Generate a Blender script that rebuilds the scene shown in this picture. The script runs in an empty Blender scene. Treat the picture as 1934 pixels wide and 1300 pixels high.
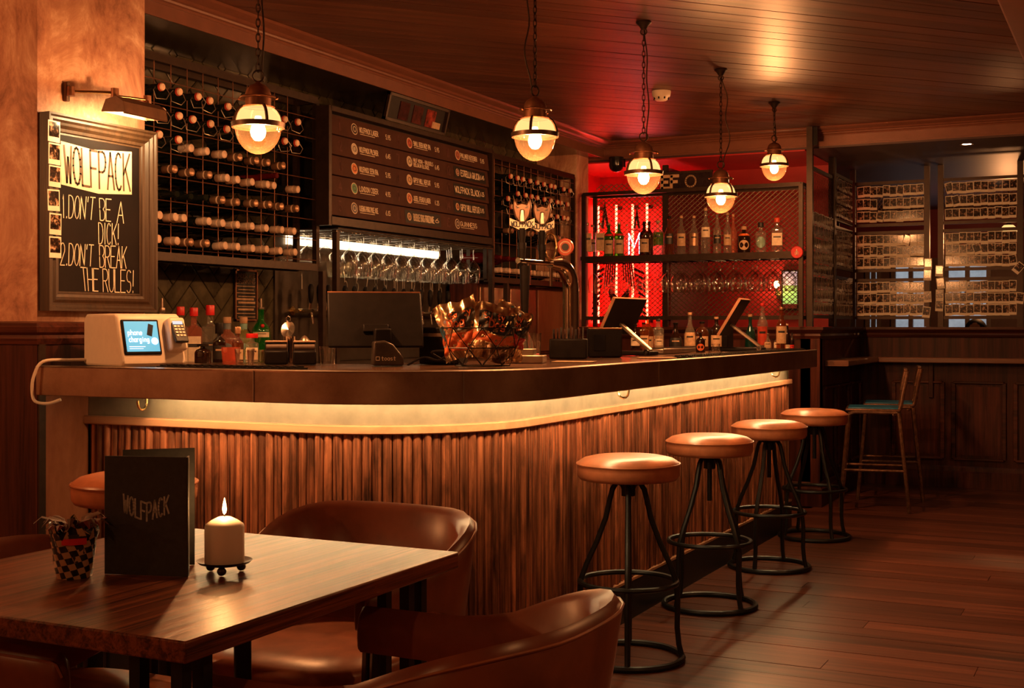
import bpy, math, random
from mathutils import Vector, Matrix
random.seed(7)
scene = bpy.context.scene
col = scene.collection
# ------------------------------------------------------------------ camera
F, CX, HY, EYE = 2400.0, 967.0, 618.0, 1.22          # focal length, principal column, horizon row (pixels of 1934x1300), eye height
YAW = math.atan(1183.0 / 2400.0)
CA, SA = math.cos(YAW), math.sin(YAW)
cam_data = bpy.data.cameras.new('camera')
cam_data.sensor_width = 36.0
cam_data.lens = F / 1934.0 * 36.0
cam_data.shift_y = -(650.0 - HY) / 1934.0
cam_data.clip_start = 0.05
cam = bpy.data.objects.new('camera', cam_data)
cam.location = (0, 0, EYE)
cam.rotation_euler = (math.pi / 2, 0, YAW)
col.objects.link(cam)
scene.camera = cam
# ------------------------------------------------------------------ world: plain overcast daylight outside the windows
world = bpy.data.worlds.new('overcast_sky')
scene.world = world
world.use_nodes = True
world.node_tree.nodes['Background'].inputs[0].default_value = (0.62, 0.75, 0.9, 1)
world.node_tree.nodes['Background'].inputs[1].default_value = 0.75
# ------------------------------------------------------------------ exposure
vs = scene.view_settings
vs.view_transform = 'Standard'
vs.look = 'None'
vs.exposure = 0.9
vs.gamma = 1.0
vs.use_curve_mapping = False
# lamp powers (the lamps themselves are built with their fixtures)
WARM = (1.0, 0.41, 0.15)
LED = (1.0, 0.64, 0.29)
P_PENDANT, P_FILL, P_PICTURE, P_SPOT = 23.0, 30.0, 3.2, 330.0
E_BULB, E_OPAL, E_STRIP, E_BACKSTRIP, E_NEON = 26.0, 1.0, 48.0, 2.6, 18.0

# ------------------------------------------------------------------ pixel helpers (a pixel gives a direction, a plane gives the distance)
def ray(u, v):
    x = (u - CX) / F
    return Vector((x * CA - SA, x * SA + CA, (HY - v) / F))
def PZ(u, v, z):
    r = ray(u, v); return Vector((0, 0, EYE)) + r * ((z - EYE) / r.z)
def PX(u, v, X):
    r = ray(u, v); return Vector((0, 0, EYE)) + r * (X / r.x)
def PY(u, v, Y):
    r = ray(u, v); return Vector((0, 0, EYE)) + r * (Y / r.y)
def UY(u, Y, z):
    p = PY(u, HY, Y); return Vector((p.x, Y, z))
def UX(u, X, z):
    p = PX(u, HY, X); return Vector((X, p.y, z))

# ------------------------------------------------------------------ mesh builder
class MB:
    def __init__(s): s.v = []; s.f = []
    def add(s, vs, fs):
        b = len(s.v); s.v += [tuple(p) for p in vs]; s.f += [tuple(i + b for i in f) for f in fs]; return s
    def box(s, x0, x1, y0, y1, z0, z1):
        return s.add([(x0,y0,z0),(x1,y0,z0),(x1,y1,z0),(x0,y1,z0),(x0,y0,z1),(x1,y0,z1),(x1,y1,z1),(x0,y1,z1)],
                     [(0,3,2,1),(4,5,6,7),(0,1,5,4),(1,2,6,5),(2,3,7,6),(3,0,4,7)])
    def cbox(s, c, size, M=None):
        m = MB().box(-size[0]/2, size[0]/2, -size[1]/2, size[1]/2, -size[2]/2, size[2]/2)
        if M is not None: m.tr(M.to_4x4())
        m.tr(Matrix.Translation(c)); return s.add(m.v, m.f)
    def bar(s, p0, p1, w, h=None):
        p0, p1 = Vector(p0), Vector(p1); d = p1 - p0
        return s.cbox((p0 + p1) / 2, (w, h or w, d.length), d.to_track_quat('Z', 'Y').to_matrix())
    def cyl(s, p0, p1, r0, r1=None, n=12, caps=True):
        p0, p1 = Vector(p0), Vector(p1); r1 = r0 if r1 is None else r1
        q = (p1 - p0).to_track_quat('Z', 'Y').to_matrix()
        vs = []
        for p, r in ((p0, r0), (p1, r1)):
            for i in range(n):
                a = 2 * math.pi * i / n; vs.append(p + q @ Vector((r * math.cos(a), r * math.sin(a), 0)))
        fs = [(i, (i+1) % n, n + (i+1) % n, n + i) for i in range(n)]
        if caps: fs += [tuple(range(n-1, -1, -1)), tuple(range(n, 2*n))]
        return s.add(vs, fs)
    def tube(s, pts, r, n=8, closed=False):
        pts = [Vector(p) for p in pts]; k = len(pts); vs = []; up = None
        for i, p in enumerate(pts):
            a = pts[(i-1) % k] if closed or i > 0 else p
            b = pts[(i+1) % k] if closed or i < k-1 else p
            t = (b - a).normalized()
            if up is None:
                up = Vector((0, 0, 1)) if abs(t.z) < .9 else Vector((1, 0, 0))
            x = up.cross(t)
            if x.length < 1e-4: x = Vector((1, 0, 0)).cross(t)
            x.normalize(); y = t.cross(x); up = y
            rr = r[i] if isinstance(r, (list, tuple)) else r
            for j in range(n):
                w = 2 * math.pi * j / n; vs.append(p + x * (rr * math.cos(w)) + y * (rr * math.sin(w)))
        fs = []
        for i in range(k if closed else k - 1):
            a, b = i * n, ((i+1) % k) * n
            fs += [(a + j, a + (j+1) % n, b + (j+1) % n, b + j) for j in range(n)]
        if not closed: fs += [tuple(range(n-1, -1, -1)), tuple(range((k-1)*n, k*n))]
        return s.add(vs, fs)
    def lathe(s, prof, n=24, M=None, sx=1, sy=1, power=None):
        vs = []; m = len(prof)
        for i in range(n):
            a = 2 * math.pi * i / n; c, d = math.cos(a), math.sin(a)
            if power:
                k = (abs(c)**power + abs(d)**power) ** (-1.0/power); c *= k; d *= k
            vs += [Vector((r * c * sx, r * d * sy, z)) for r, z in prof]
        fs = []
        for i in range(n):
            a, b = i * m, ((i+1) % n) * m
            for j in range(m - 1):
                fs.append((a + j, b + j, b + j + 1, a + j + 1))
        t = MB().add(vs, fs)
        if M is not None: t.tr(M)
        return s.add(t.v, t.f)
    def sweep(s, path, prof, caps=True):
        # path: 2-D points, prof: closed list of (offset to the right of travel, z)
        P = [Vector(p) for p in path]; k = len(P); m = len(prof); vs = []
        for i in range(k):
            n0 = n1 = None
            if i > 0: d = (P[i]-P[i-1]).normalized(); n0 = Vector((d.y, -d.x))
            if i < k-1: d = (P[i+1]-P[i]).normalized(); n1 = Vector((d.y, -d.x))
            if n0 is None: nn = n1
            elif n1 is None: nn = n0
            else:
                nn = (n0 + n1).normalized(); nn = nn / max(.3, nn.dot(n0))
            vs += [(P[i].x + nn.x * o, P[i].y + nn.y * o, z) for o, z in prof]
        fs = []
        for i in range(k-1):
            a, b = i*m, (i+1)*m
            fs += [(a+j, a+(j+1) % m, b+(j+1) % m, b+j) for j in range(m)]
        if caps: fs += [tuple(range(m-1, -1, -1)), tuple(range((k-1)*m, k*m))]
        return s.add(vs, fs)
    def prism(s, poly, d, M=None):
        # poly in local x,z; extruded along local y from 0 to d
        n = len(poly); t = MB()
        t.add([(x, 0, z) for x, z in poly] + [(x, d, z) for x, z in poly],
              [tuple(range(n)), tuple(range(2*n-1, n-1, -1))] + [(i, n+i, n+(i+1) % n, (i+1) % n) for i in range(n)])
        if M is not None: t.tr(M)
        return s.add(t.v, t.f)
    def sphere(s, c, r, n=12, m=8, sx=1, sy=1, sz=1):
        prof = [(r * math.sin(math.pi * j / m) + (1e-5 if j in (0, m) else 0), -r * math.cos(math.pi * j / m) * sz) for j in range(m+1)]
        return s.lathe(prof, n, Matrix.Translation(c), sx, sy)
    def tr(s, M):
        s.v = [tuple(M @ Vector(p)) for p in s.v]; return s
    def mesh(s, name, mat, smooth=True, ang=40):
        me = bpy.data.meshes.new(name); me.from_pydata(s.v, [], s.f); me.update()
        if mat is not None: me.materials.append(mat)
        if smooth:
            me.polygons.foreach_set('use_smooth', [True] * len(me.polygons))
            me.set_sharp_from_angle(angle=math.radians(ang))
        return me
    def build(s, name, mat, parent=None, bevel=0, smooth=True, ang=40, world=False, seg=2):
        if world and parent is not None: s.tr(Matrix.Translation(-Vector(parent.location)))
        o = bpy.data.objects.new(name, s.mesh(name, mat, smooth, ang)); col.objects.link(o)
        if parent is not None: o.parent = parent
        if bevel:
            b = o.modifiers.new('bevel', 'BEVEL'); b.width = bevel; b.segments = seg; b.limit_method = 'ANGLE'; b.angle_limit = math.radians(50)
        return o

def frame(o, x, y, z):
    "matrix with the given local axes and origin"
    x, y, z = Vector(x), Vector(y), Vector(z)
    return Matrix(((x.x, y.x, z.x, o[0]), (x.y, y.y, z.y, o[1]), (x.z, y.z, z.z, o[2]), (0, 0, 0, 1)))
def face_x(o):  return frame(o, (0,1,0), (-1,0,0), (0,0,1))      # drawing plane that faces +X
def face_my(o): return frame(o, (1,0,0), (0,1,0), (0,0,1))       # drawing plane that faces -Y
def RZ(a): return Matrix.Rotation(a, 4, 'Z')
def RX(a): return Matrix.Rotation(a, 4, 'X')
def RY(a): return Matrix.Rotation(a, 4, 'Y')
def T(*p): return Matrix.Translation(p if len(p) == 3 else p[0])

# ------------------------------------------------------------------ things, parts, structure
def tag(o, label, cat=None, group=None, kind=None):
    o['label'] = label
    if cat: o['category'] = cat
    if group: o['group'] = group
    if kind: o['kind'] = kind
    return o
def thing(name, label, cat, loc=(0,0,0), rz=0, group=None):
    o = bpy.data.objects.new(name, None); col.objects.link(o)
    o.empty_display_size = .05; o.location = loc; o.rotation_euler = (0, 0, rz)
    return tag(o, label, cat, group)
def struct(o, label): o['kind'] = 'structure'; o['label'] = label; return o
CH = {}
def copy_tree(o, parent=None):
    c = o.copy(); col.objects.link(c); c.parent = parent
    for ch in list(o.children): copy_tree(ch, c)
    return c
def share(src, loc, parent, rz=0, rot=None, scale=None, name=None):
    c = bpy.data.objects.new(name or src.name.split('.')[0], src.data); col.objects.link(c)
    c.location = loc; c.rotation_euler = rot if rot else (0, 0, rz)
    if scale: c.scale = scale
    c.parent = parent; return c
# ------------------------------------------------------------------ procedural materials
def newmat(name):
    m = bpy.data.materials.new(name); m.use_nodes = True
    nt = m.node_tree; return m, nt, nt.nodes['Principled BSDF']
def setp(b, **k):
    for n, v in k.items():
        b.inputs[n].default_value = v
def c4(c): return (c[0], c[1], c[2], 1)
def coords(nt, scale, rand=True):
    tc = nt.nodes.new('ShaderNodeTexCoord'); mp = nt.nodes.new('ShaderNodeMapping')
    mp.inputs['Scale'].default_value = scale
    nt.links.new(tc.outputs['Object'], mp.inputs['Vector'])
    if rand:
        oi = nt.nodes.new('ShaderNodeObjectInfo'); mu = nt.nodes.new('ShaderNodeMath'); mu.operation = 'MULTIPLY'
        mu.inputs[1].default_value = 37.0; nt.links.new(oi.outputs['Random'], mu.inputs[0])
        cb = nt.nodes.new('ShaderNodeCombineXYZ')
        for i in range(3): nt.links.new(mu.outputs[0], cb.inputs[i])
        nt.links.new(cb.outputs[0], mp.inputs['Location'])
    return mp.outputs['Vector']
def ramp(nt, fac, stops):
    r = nt.nodes.new('ShaderNodeValToRGB'); e = r.color_ramp.elements
    e[0].position, e[0].color = stops[0][0], c4(stops[0][1]); e[1].position, e[1].color = stops[-1][0], c4(stops[-1][1])
    for p, c in stops[1:-1]:
        x = e.new(p); x.color = c4(c)
    nt.links.new(fac, r.inputs['Fac']); return r.outputs['Color']
def noise(nt, vec, scale=5, detail=6, rough=.6, dist=0):
    n = nt.nodes.new('ShaderNodeTexNoise'); n.inputs['Scale'].default_value = scale; n.inputs['Detail'].default_value = detail
    n.inputs['Roughness'].default_value = rough; n.inputs['Distortion'].default_value = dist
    nt.links.new(vec, n.inputs['Vector']); return n.outputs['Fac']
def bump(nt, b, h, strength, dist=.01):
    n = nt.nodes.new('ShaderNodeBump'); n.inputs['Strength'].default_value = strength; n.inputs['Distance'].default_value = dist
    nt.links.new(h, n.inputs['Height']); nt.links.new(n.outputs[0], b.inputs['Normal'])
def plain(name, c, rough=.5, metal=0.0, var=.25, scale=30, bmp=0.0, coat=0.0, spec=.5):
    m, nt, b = newmat(name)
    f = noise(nt, coords(nt, (1, 1, 1)), scale, 4)
    lo = [x * (1 - var) for x in c]; hi = [min(1, x * (1 + var)) for x in c]
    nt.links.new(ramp(nt, f, [(.3, lo), (.7, hi)]), b.inputs['Base Color'])
    setp(b, Roughness=rough, Metallic=metal); b.inputs['Coat Weight'].default_value = coat; b.inputs['Specular IOR Level'].default_value = spec
    if bmp: bump(nt, b, f, bmp)
    return m
def wood(name, dark, light, axis, rough=.4, scale=9, stretch=.06, bmp=.15, coat=0.0, contrast=(.38, .62), tone=.35, stain=0.0, spec=.5):
    m, nt, b = newmat(name)
    s = [1, 1, 1]; s[axis] = stretch
    v = coords(nt, s)
    f = noise(nt, v, scale, 8, .68, .6); g = noise(nt, v, scale * 5, 4, .6)
    mx = nt.nodes.new('ShaderNodeMath'); mx.operation = 'MULTIPLY_ADD'; mx.inputs[1].default_value = .25
    nt.links.new(g, mx.inputs[0]); sc = nt.nodes.new('ShaderNodeMath'); sc.operation = 'MULTIPLY'; sc.inputs[1].default_value = .75
    nt.links.new(f, sc.inputs[0]); nt.links.new(sc.outputs[0], mx.inputs[2])
    mid = [(a + c) / 2 for a, c in zip(dark, light)]
    cc = ramp(nt, mx.outputs[0], [(contrast[0], dark), (.5, mid), (contrast[1], light)])
    oi = nt.nodes.new('ShaderNodeObjectInfo'); mr = nt.nodes.new('ShaderNodeMapRange')
    mr.inputs['To Min'].default_value = 1 - tone; mr.inputs['To Max'].default_value = 1 + tone
    nt.links.new(oi.outputs['Random'], mr.inputs['Value'])
    mul = nt.nodes.new('ShaderNodeVectorMath'); mul.operation = 'SCALE'
    nt.links.new(cc, mul.inputs[0])
    if stain:
        s2 = [1, 1, 1]; s2[axis] = .25
        sn = noise(nt, coords(nt, s2), 14, 6, .65, .5); rs = nt.nodes.new('ShaderNodeMapRange')
        rs.inputs['From Min'].default_value = .36; rs.inputs['From Max'].default_value = .58; rs.inputs['To Min'].default_value = 1 - stain; rs.inputs['To Max'].default_value = 1.0
        nt.links.new(sn, rs.inputs['Value']); mm = nt.nodes.new('ShaderNodeMath'); mm.operation = 'MULTIPLY'
        nt.links.new(rs.outputs[0], mm.inputs[0]); nt.links.new(mr.outputs[0], mm.inputs[1]); nt.links.new(mm.outputs[0], mul.inputs['Scale'])
    else: nt.links.new(mr.outputs[0], mul.inputs['Scale'])
    nt.links.new(mul.outputs[0], b.inputs['Base Color'])
    setp(b, Roughness=rough); b.inputs['Coat Weight'].default_value = coat; b.inputs['Coat Roughness'].default_value = .2; b.inputs['Specular IOR Level'].default_value = spec
    if bmp: bump(nt, b, mx.outputs[0], bmp, .004)
    return m
def emit(name, c, s):
    m, nt, b = newmat(name)
    setp(b, Roughness=.6); b.inputs['Base Color'].default_value = c4(c)
    b.inputs['Emission Color'].default_value = c4(c); b.inputs['Emission Strength'].default_value = s
    return m
def thin_glass(name, tint=(1, 1, 1), rough=.03, gloss=.10, edge=.75, body=0.0, bodycol=(1, 1, 1)):
    "thin clear or tinted glass: see-through face on, mirror-like at the edge"
    m = bpy.data.materials.new(name); m.use_nodes = True; nt = m.node_tree; nt.nodes.clear()
    out = nt.nodes.new('ShaderNodeOutputMaterial'); tr = nt.nodes.new('ShaderNodeBsdfTransparent'); gl = nt.nodes.new('ShaderNodeBsdfGlossy')
    tr.inputs[0].default_value = c4(tint); gl.inputs['Roughness'].default_value = rough; gl.inputs[0].default_value = (1, 1, 1, 1)
    fr = nt.nodes.new('ShaderNodeLayerWeight'); fr.inputs['Blend'].default_value = .35
    mr = nt.nodes.new('ShaderNodeMapRange'); mr.inputs['To Min'].default_value = gloss; mr.inputs['To Max'].default_value = edge
    nt.links.new(fr.outputs['Facing'], mr.inputs['Value'])
    mx = nt.nodes.new('ShaderNodeMixShader'); nt.links.new(mr.outputs[0], mx.inputs[0]); nt.links.new(tr.outputs[0], mx.inputs[1]); nt.links.new(gl.outputs[0], mx.inputs[2])
    last = mx.outputs[0]
    if body:
        df = nt.nodes.new('ShaderNodeBsdfDiffuse'); df.inputs[0].default_value = c4(bodycol)
        tl = nt.nodes.new('ShaderNodeBsdfTranslucent'); tl.inputs[0].default_value = c4(bodycol)
        a = nt.nodes.new('ShaderNodeMixShader'); nt.links.new(df.outputs[0], a.inputs[1]); nt.links.new(tl.outputs[0], a.inputs[2])
        m2 = nt.nodes.new('ShaderNodeMixShader'); m2.inputs[0].default_value = body
        nt.links.new(last, m2.inputs[1]); nt.links.new(a.outputs[0], m2.inputs[2]); last = m2.outputs[0]
    nt.links.new(last, out.inputs[0]); return m

m_plaster, nt, b = newmat('distressed_copper_plaster')
v = coords(nt, (1, 1, .7), False)
f = noise(nt, v, 4.2, 12, .72, .8); g = noise(nt, coords(nt, (1, 1, .12), False), 26, 6, .6)
mx = nt.nodes.new('ShaderNodeMath'); mx.operation = 'MULTIPLY_ADD'; mx.inputs[1].default_value = .12; nt.links.new(g, mx.inputs[0])
sc = nt.nodes.new('ShaderNodeMath'); sc.operation = 'MULTIPLY'; sc.inputs[1].default_value = .88; nt.links.new(f, sc.inputs[0]); nt.links.new(sc.outputs[0], mx.inputs[2])
nt.links.new(ramp(nt, mx.outputs[0], [(.36, (.24, .088, .046)), (.46, (.48, .215, .125)), (.54, (.62, .33, .20)), (.62, (.82, .56, .39))]), b.inputs['Base Color'])
setp(b, Roughness=.6); bump(nt, b, mx.outputs[0], .25, .01)

m_dado = wood('dark_mahogany_panelling', (.030, .008, .006), (.12, .030, .017), 2, .42, 24, .04, spec=.2)
m_dadox = wood('dark_mahogany_rail', (.034, .010, .007), (.13, .034, .019), 0, .36, 24, .04, spec=.25)
m_pier = wood('copper_lit_and_brown_wood', (.22, .066, .030), (.36, .125, .060), 2, .33, 6, .3, .05)  # dado wood with copper light put into its colour; brown on a cupboard door
m_floor = wood('worn_red_brown_floorboard', (.045, .012, .008), (.19, .056, .030), 0, .36, 26, .03, .15, 0, (.36, .64), .28)
m_ceil = wood('varnished_ceiling_board', (.045, .014, .008), (.15, .050, .025), 0, .42, 24, .03, .25, 0.0, (.36, .64), .22)
m_cornice = plain('brown_painted_cornice', (.18, .066, .040), .36, 0, .12, 12)
m_soffit = plain('dark_glossy_soffit', (.035, .022, .016), .18, 0, .2, 8)
m_soffit2 = plain('dark_painted_soffit', (.055, .022, .022), .5, 0, .15, 8)
m_tile = plain('glazed_dark_olive_tile', (.075, .062, .036), .16, 0, .5, 9, .05)
m_grout = plain('dark_grout', (.02, .014, .01), .8)
m_slat = wood('reclaimed_tambour_slat', (.045, .010, .005), (.54, .165, .070), 2, .38, 75, .018, .35, 0, (.38, .61), .22, .72)
m_rail = wood('oiled_wood_rail', (.32, .13, .065), (.50, .24, .125), 0, .35, 8, .1, .1, 0, (.35, .65), .1)
m_black_skirt = plain('black_painted_skirting', (.012, .009, .008), .45)
m_zinc, nt, b = newmat('brushed_aged_zinc')
f = noise(nt, coords(nt, (1, 1, 1.0), False), 4, 8, .7); g = noise(nt, coords(nt, (1, 1, 30), False), 30, 3)
nt.links.new(ramp(nt, f, [(.3, (.20, .11, .07)), (.5, (.32, .19, .125)), (.7, (.42, .27, .185))]), b.inputs['Base Color'])
setp(b, Roughness=.42, Metallic=.75); bump(nt, b, g, .04, .002)
m_fascia = plain('scuffed_steel_fascia', (.23, .185, .13), .5, .3, .18, 12)
m_ctop = wood('dark_bar_top', (.03, .016, .01), (.10, .05, .03), 1, .22, 8)
m_tabletop = wood('oak_table_top', (.055, .012, .007), (.33, .090, .038), 1, .31, 60, .018, .28, 0, (.41, .59), .0, .25)
m_leather = plain('tan_leather', (.40, .128, .056), .34, 0, .22, 14, .06)
m_leather_dk = plain('chestnut_leather', (.23, .062, .029), .33, 0, .25, 9, .05)
m_black = plain('black_powder_coated_steel', (.014, .012, .011), .38, .3)
m_blackpl = plain('matt_black_plastic', (.010, .007, .006), .45, spec=.15)
m_iron = plain('dark_bronze_steel_frame', (.040, .021, .013), .42, .4)
m_copper = plain('aged_copper_fitting', (.30, .13, .07), .36, .75)
m_band = plain('dark_bronze_band', (.10, .050, .028), .42, .6)
m_chrome = plain('polished_chrome', (.75, .68, .6), .10, 1.0, .05)
m_brass = plain('polished_brass', (.78, .55, .26), .22, 1.0, .08)
m_steel = plain('brushed_steel', (.42, .34, .27), .33, .9, .12)
m_chain = plain('dark_iron_chain', (.05, .03, .02), .45, .7)
m_white = plain('cream_white_plastic', (.78, .66, .53), .42, 0, .04)
m_paper = plain('cream_paper', (.80, .68, .48), .7, 0, .08)
m_photo_w = plain('photo_border', (.95, .84, .68), .5, 0, .1)
m_chalk = plain('chalk_line', (.86, .78, .6), .8, 0, .1)
m_blackboard = plain('dark_brown_chalkboard', (.010, .005, .004), .7, 0, .4, 5, spec=.2)
m_inkbrown = plain('brown_paint_lettering', (.10, .055, .03), .6, 0, .3)
m_gilt = wood('dark_gilt_frame_moulding', (.016, .008, .004), (.080, .038, .016), 2, .42, 40, .05, .25, 0, (.3, .7), 0)
m_pan = plain('dark_bronze_lamp_shade', (.12, .06, .035), .4, .55)
m_menu_board = plain('dark_brown_menu_board', (.065, .022, .014), .6, 0, .2, 10, spec=.25)
m_menu_black = plain('black_menu_card', (.010, .007, .006), .5)
m_text = plain('cream_print', (.80, .66, .5), .6, 0, .06)
m_dimtext = plain('faded_red_numeral', (.09, .022, .015), .6)
m_numgrey = plain('pale_grey_numeral', (.62, .58, .5), .6)
m_splash = plain('dark_metal_splashback', (.10, .078, .06), .32, .6, .25, 6)
m_redpaint = plain('red_painted_wall', (.45, .018, .018), .45, 0, .15, 3)
m_darkred = plain('dark_red_painted_wall', (.16, .012, .016), .6, 0, .2, 3)
m_farwall = plain('dim_brown_far_wall', (.12, .06, .04), .6, 0, .15, 4)
m_mesh = plain('expanded_metal_mesh', (.20, .13, .085), .42, .6)
m_wire = plain('rusty_rack_wire', (.26, .105, .055), .45, .7)
m_capsule = plain('cream_wine_capsule', (.66, .46, .34), .38, 0, .2)
m_capsule2 = plain('copper_foil_capsule', (.40, .22, .13), .3, .5)
m_capred = plain('red_bottle_cap_rim', (.55, .06, .03), .4)
m_capcream = plain('cream_stopper_face', (.80, .55, .38), .5)
m_bottle_dk = plain('near_black_wine_glass', (.010, .012, .008), .07, 0, .2)
m_bottle_red = plain('rose_wine_glass', (.10, .007, .007), .08)
m_glass = thin_glass('clear_glass', (1, .98, .95), .03, .07, .95)
m_globe = thin_glass('dusty_clear_globe_glass', (1, .95, .86), .05, .05, .45, .008, (.9, .55, .28))
m_gin = thin_glass('clear_spirit_bottle_glass', (.93, .93, .9), .03, .07, .6, .10, (.8, .75, .65))
m_pink = thin_glass('pink_gin_bottle_glass', (.95, .50, .36), .03, .06, .55, .22, (.95, .42, .28))
m_amber = thin_glass('amber_spirit_bottle_glass', (.70, .30, .09), .03, .06, .5, .12, (.5, .2, .05))
m_green = thin_glass('green_bottle_glass', (.10, .55, .10), .03, .08, .5, .25, (.04, .45, .06))
m_teal = thin_glass('dark_teal_bottle_glass', (.05, .30, .22), .03, .08, .5, .3, (.02, .16, .12))
m_yellow = thin_glass('pale_yellow_bottle_glass', (.90, .86, .45), .03, .06, .5, .2, (.8, .75, .3))
m_brownglass = thin_glass('dark_brown_bottle_glass', (.20, .08, .03), .03, .08, .5, .5, (.05, .02, .01))
m_label_tan = plain('tan_paper_label', (.52, .33, .19), .6, 0, .2, 60)
m_label_cream = plain('cream_paper_label', (.72, .58, .42), .6, 0, .15, 60)
m_label_black = plain('black_paper_label', (.02, .016, .014), .5)
m_label_grey = plain('slate_round_label', (.12, .14, .15), .5)
m_label_teal = plain('teal_round_label', (.20, .36, .30), .5)
m_red = plain('bright_red_plastic', (.62, .02, .02), .35)
m_cork = plain('cork_stopper', (.48, .27, .15), .6)
m_blue = plain('blue_painted_seat', (.02, .16, .30), .35)
m_rust = plain('worn_copper_brown_frame', (.21, .10, .055), .4, .6, .5, 40)
m_bulb = emit('lit_filament_bulb', (1.0, .62, .26), E_BULB)
m_opal = bpy.data.materials.new('lit_opal_glass'); m_opal.use_nodes = True; nt = m_opal.node_tree; nt.nodes.clear()
_o = nt.nodes.new('ShaderNodeOutputMaterial'); _e = nt.nodes.new('ShaderNodeEmission'); _e.inputs[0].default_value = (1.0, .56, .20, 1); _e.inputs[1].default_value = E_OPAL
_t = nt.nodes.new('ShaderNodeBsdfTransparent'); _t.inputs[0].default_value = (1, .8, .55, 1); _m = nt.nodes.new('ShaderNodeMixShader'); _m.inputs[0].default_value = .42
nt.links.new(_e.outputs[0], _m.inputs[1]); nt.links.new(_t.outputs[0], _m.inputs[2]); nt.links.new(_m.outputs[0], _o.inputs[0])
m_strip = emit('warm_led_strip', LED, E_STRIP)
m_backstrip = emit('warm_led_back_strip', (1.0, .74, .42), E_BACKSTRIP)
m_neon = emit('red_neon_tube', (1.0, .045, .02), E_NEON)
m_neonw = emit('white_neon_tube', (.72, .82, 1.0), 5.0)
m_downl = emit('lit_downlight', (1.0, .75, .5), 14.0)
m_flame = emit('candle_flame', (1.0, .55, .16), 22.0)
m_wax, nt, b = newmat('ivory_candle_wax')
setp(b, Roughness=.5); b.inputs['Base Color'].default_value = (.86, .70, .56, 1); b.inputs['Subsurface Weight'].default_value = 0.0
b.inputs['Subsurface Radius'].default_value = (.03, .012, .006); b.inputs['Subsurface Scale'].default_value = 1.0
m_screen_blue = emit('lit_blue_screen', (.07, .40, .66), .50)
m_screen_txt = emit('lit_screen_text', (.75, .9, 1.0), .55)
m_screen_dark = plain('dark_screen_art', (.02, .03, .05), .3)
m_key = plain('dark_keypad', (.02, .02, .02), .5)
m_glow_green = emit('lit_green_screen', (.20, .42, .10), .55)
m_glow_pale = emit('lit_pale_screen', (.42, .38, .50), .5)
m_foil = plain('gold_foil_film', (.80, .56, .32), .20, .95, .1, 6, .5)
m_foilbr = plain('brown_foil_film', (.36, .21, .13), .24, .8, .25, 8, .5)
m_orange = plain('orange_crisp_print', (.85, .16, .04), .35)
m_bluep = plain('blue_packet_print', (.03, .13, .22), .4)
m_skin = plain('skin', (.45, .24, .17), .6)
m_hair = plain('dark_hair', (.012, .009, .008), .6)
m_cloth = plain('dark_blue_jacket_cloth', (.02, .022, .035), .8)
m_brickout = plain('pale_brick_outside', (.62, .58, .52), .9, 0, .2, 8)
m_pane = thin_glass('window_glass', (.97, .98, 1), .02, .05, .4)
m_winframe = plain('window_frame_paint', (.18, .13, .10), .5)
# snapshot picture: dark room with warm blotches
m_pic, nt, b = newmat('snapshot_print')
f = noise(nt, coords(nt, (1, 1, 1)), 55, 3, .6)
nt.links.new(ramp(nt, f, [(.36, (.008, .005, .004)), (.53, (.045, .022, .014)), (.60, (.35, .20, .12)), (.70, (.72, .52, .36))]), b.inputs['Base Color'])
setp(b, Roughness=.12)
# chequered paper
m_check, nt, b = newmat('black_and_tan_chequered_paper')
ck = nt.nodes.new('ShaderNodeTexChecker'); ck.inputs['Scale'].default_value = 1.0
ck.inputs[1].default_value = (.012, .009, .008, 1); ck.inputs[2].default_value = (.48, .27, .15, 1)
tc = nt.nodes.new('ShaderNodeTexCoord'); nt.links.new(tc.outputs['UV'], ck.inputs['Vector']); nt.links.new(ck.outputs[0], b.inputs['Base Color']); setp(b, Roughness=.28)
# linen menu cover
m_menucard = plain('charcoal_linen_cover', (.030, .026, .024), .55, 0, .25, 90)
m_menutext = plain('silver_grey_print', (.42, .38, .34), .6, 0, .35, 160)

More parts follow.
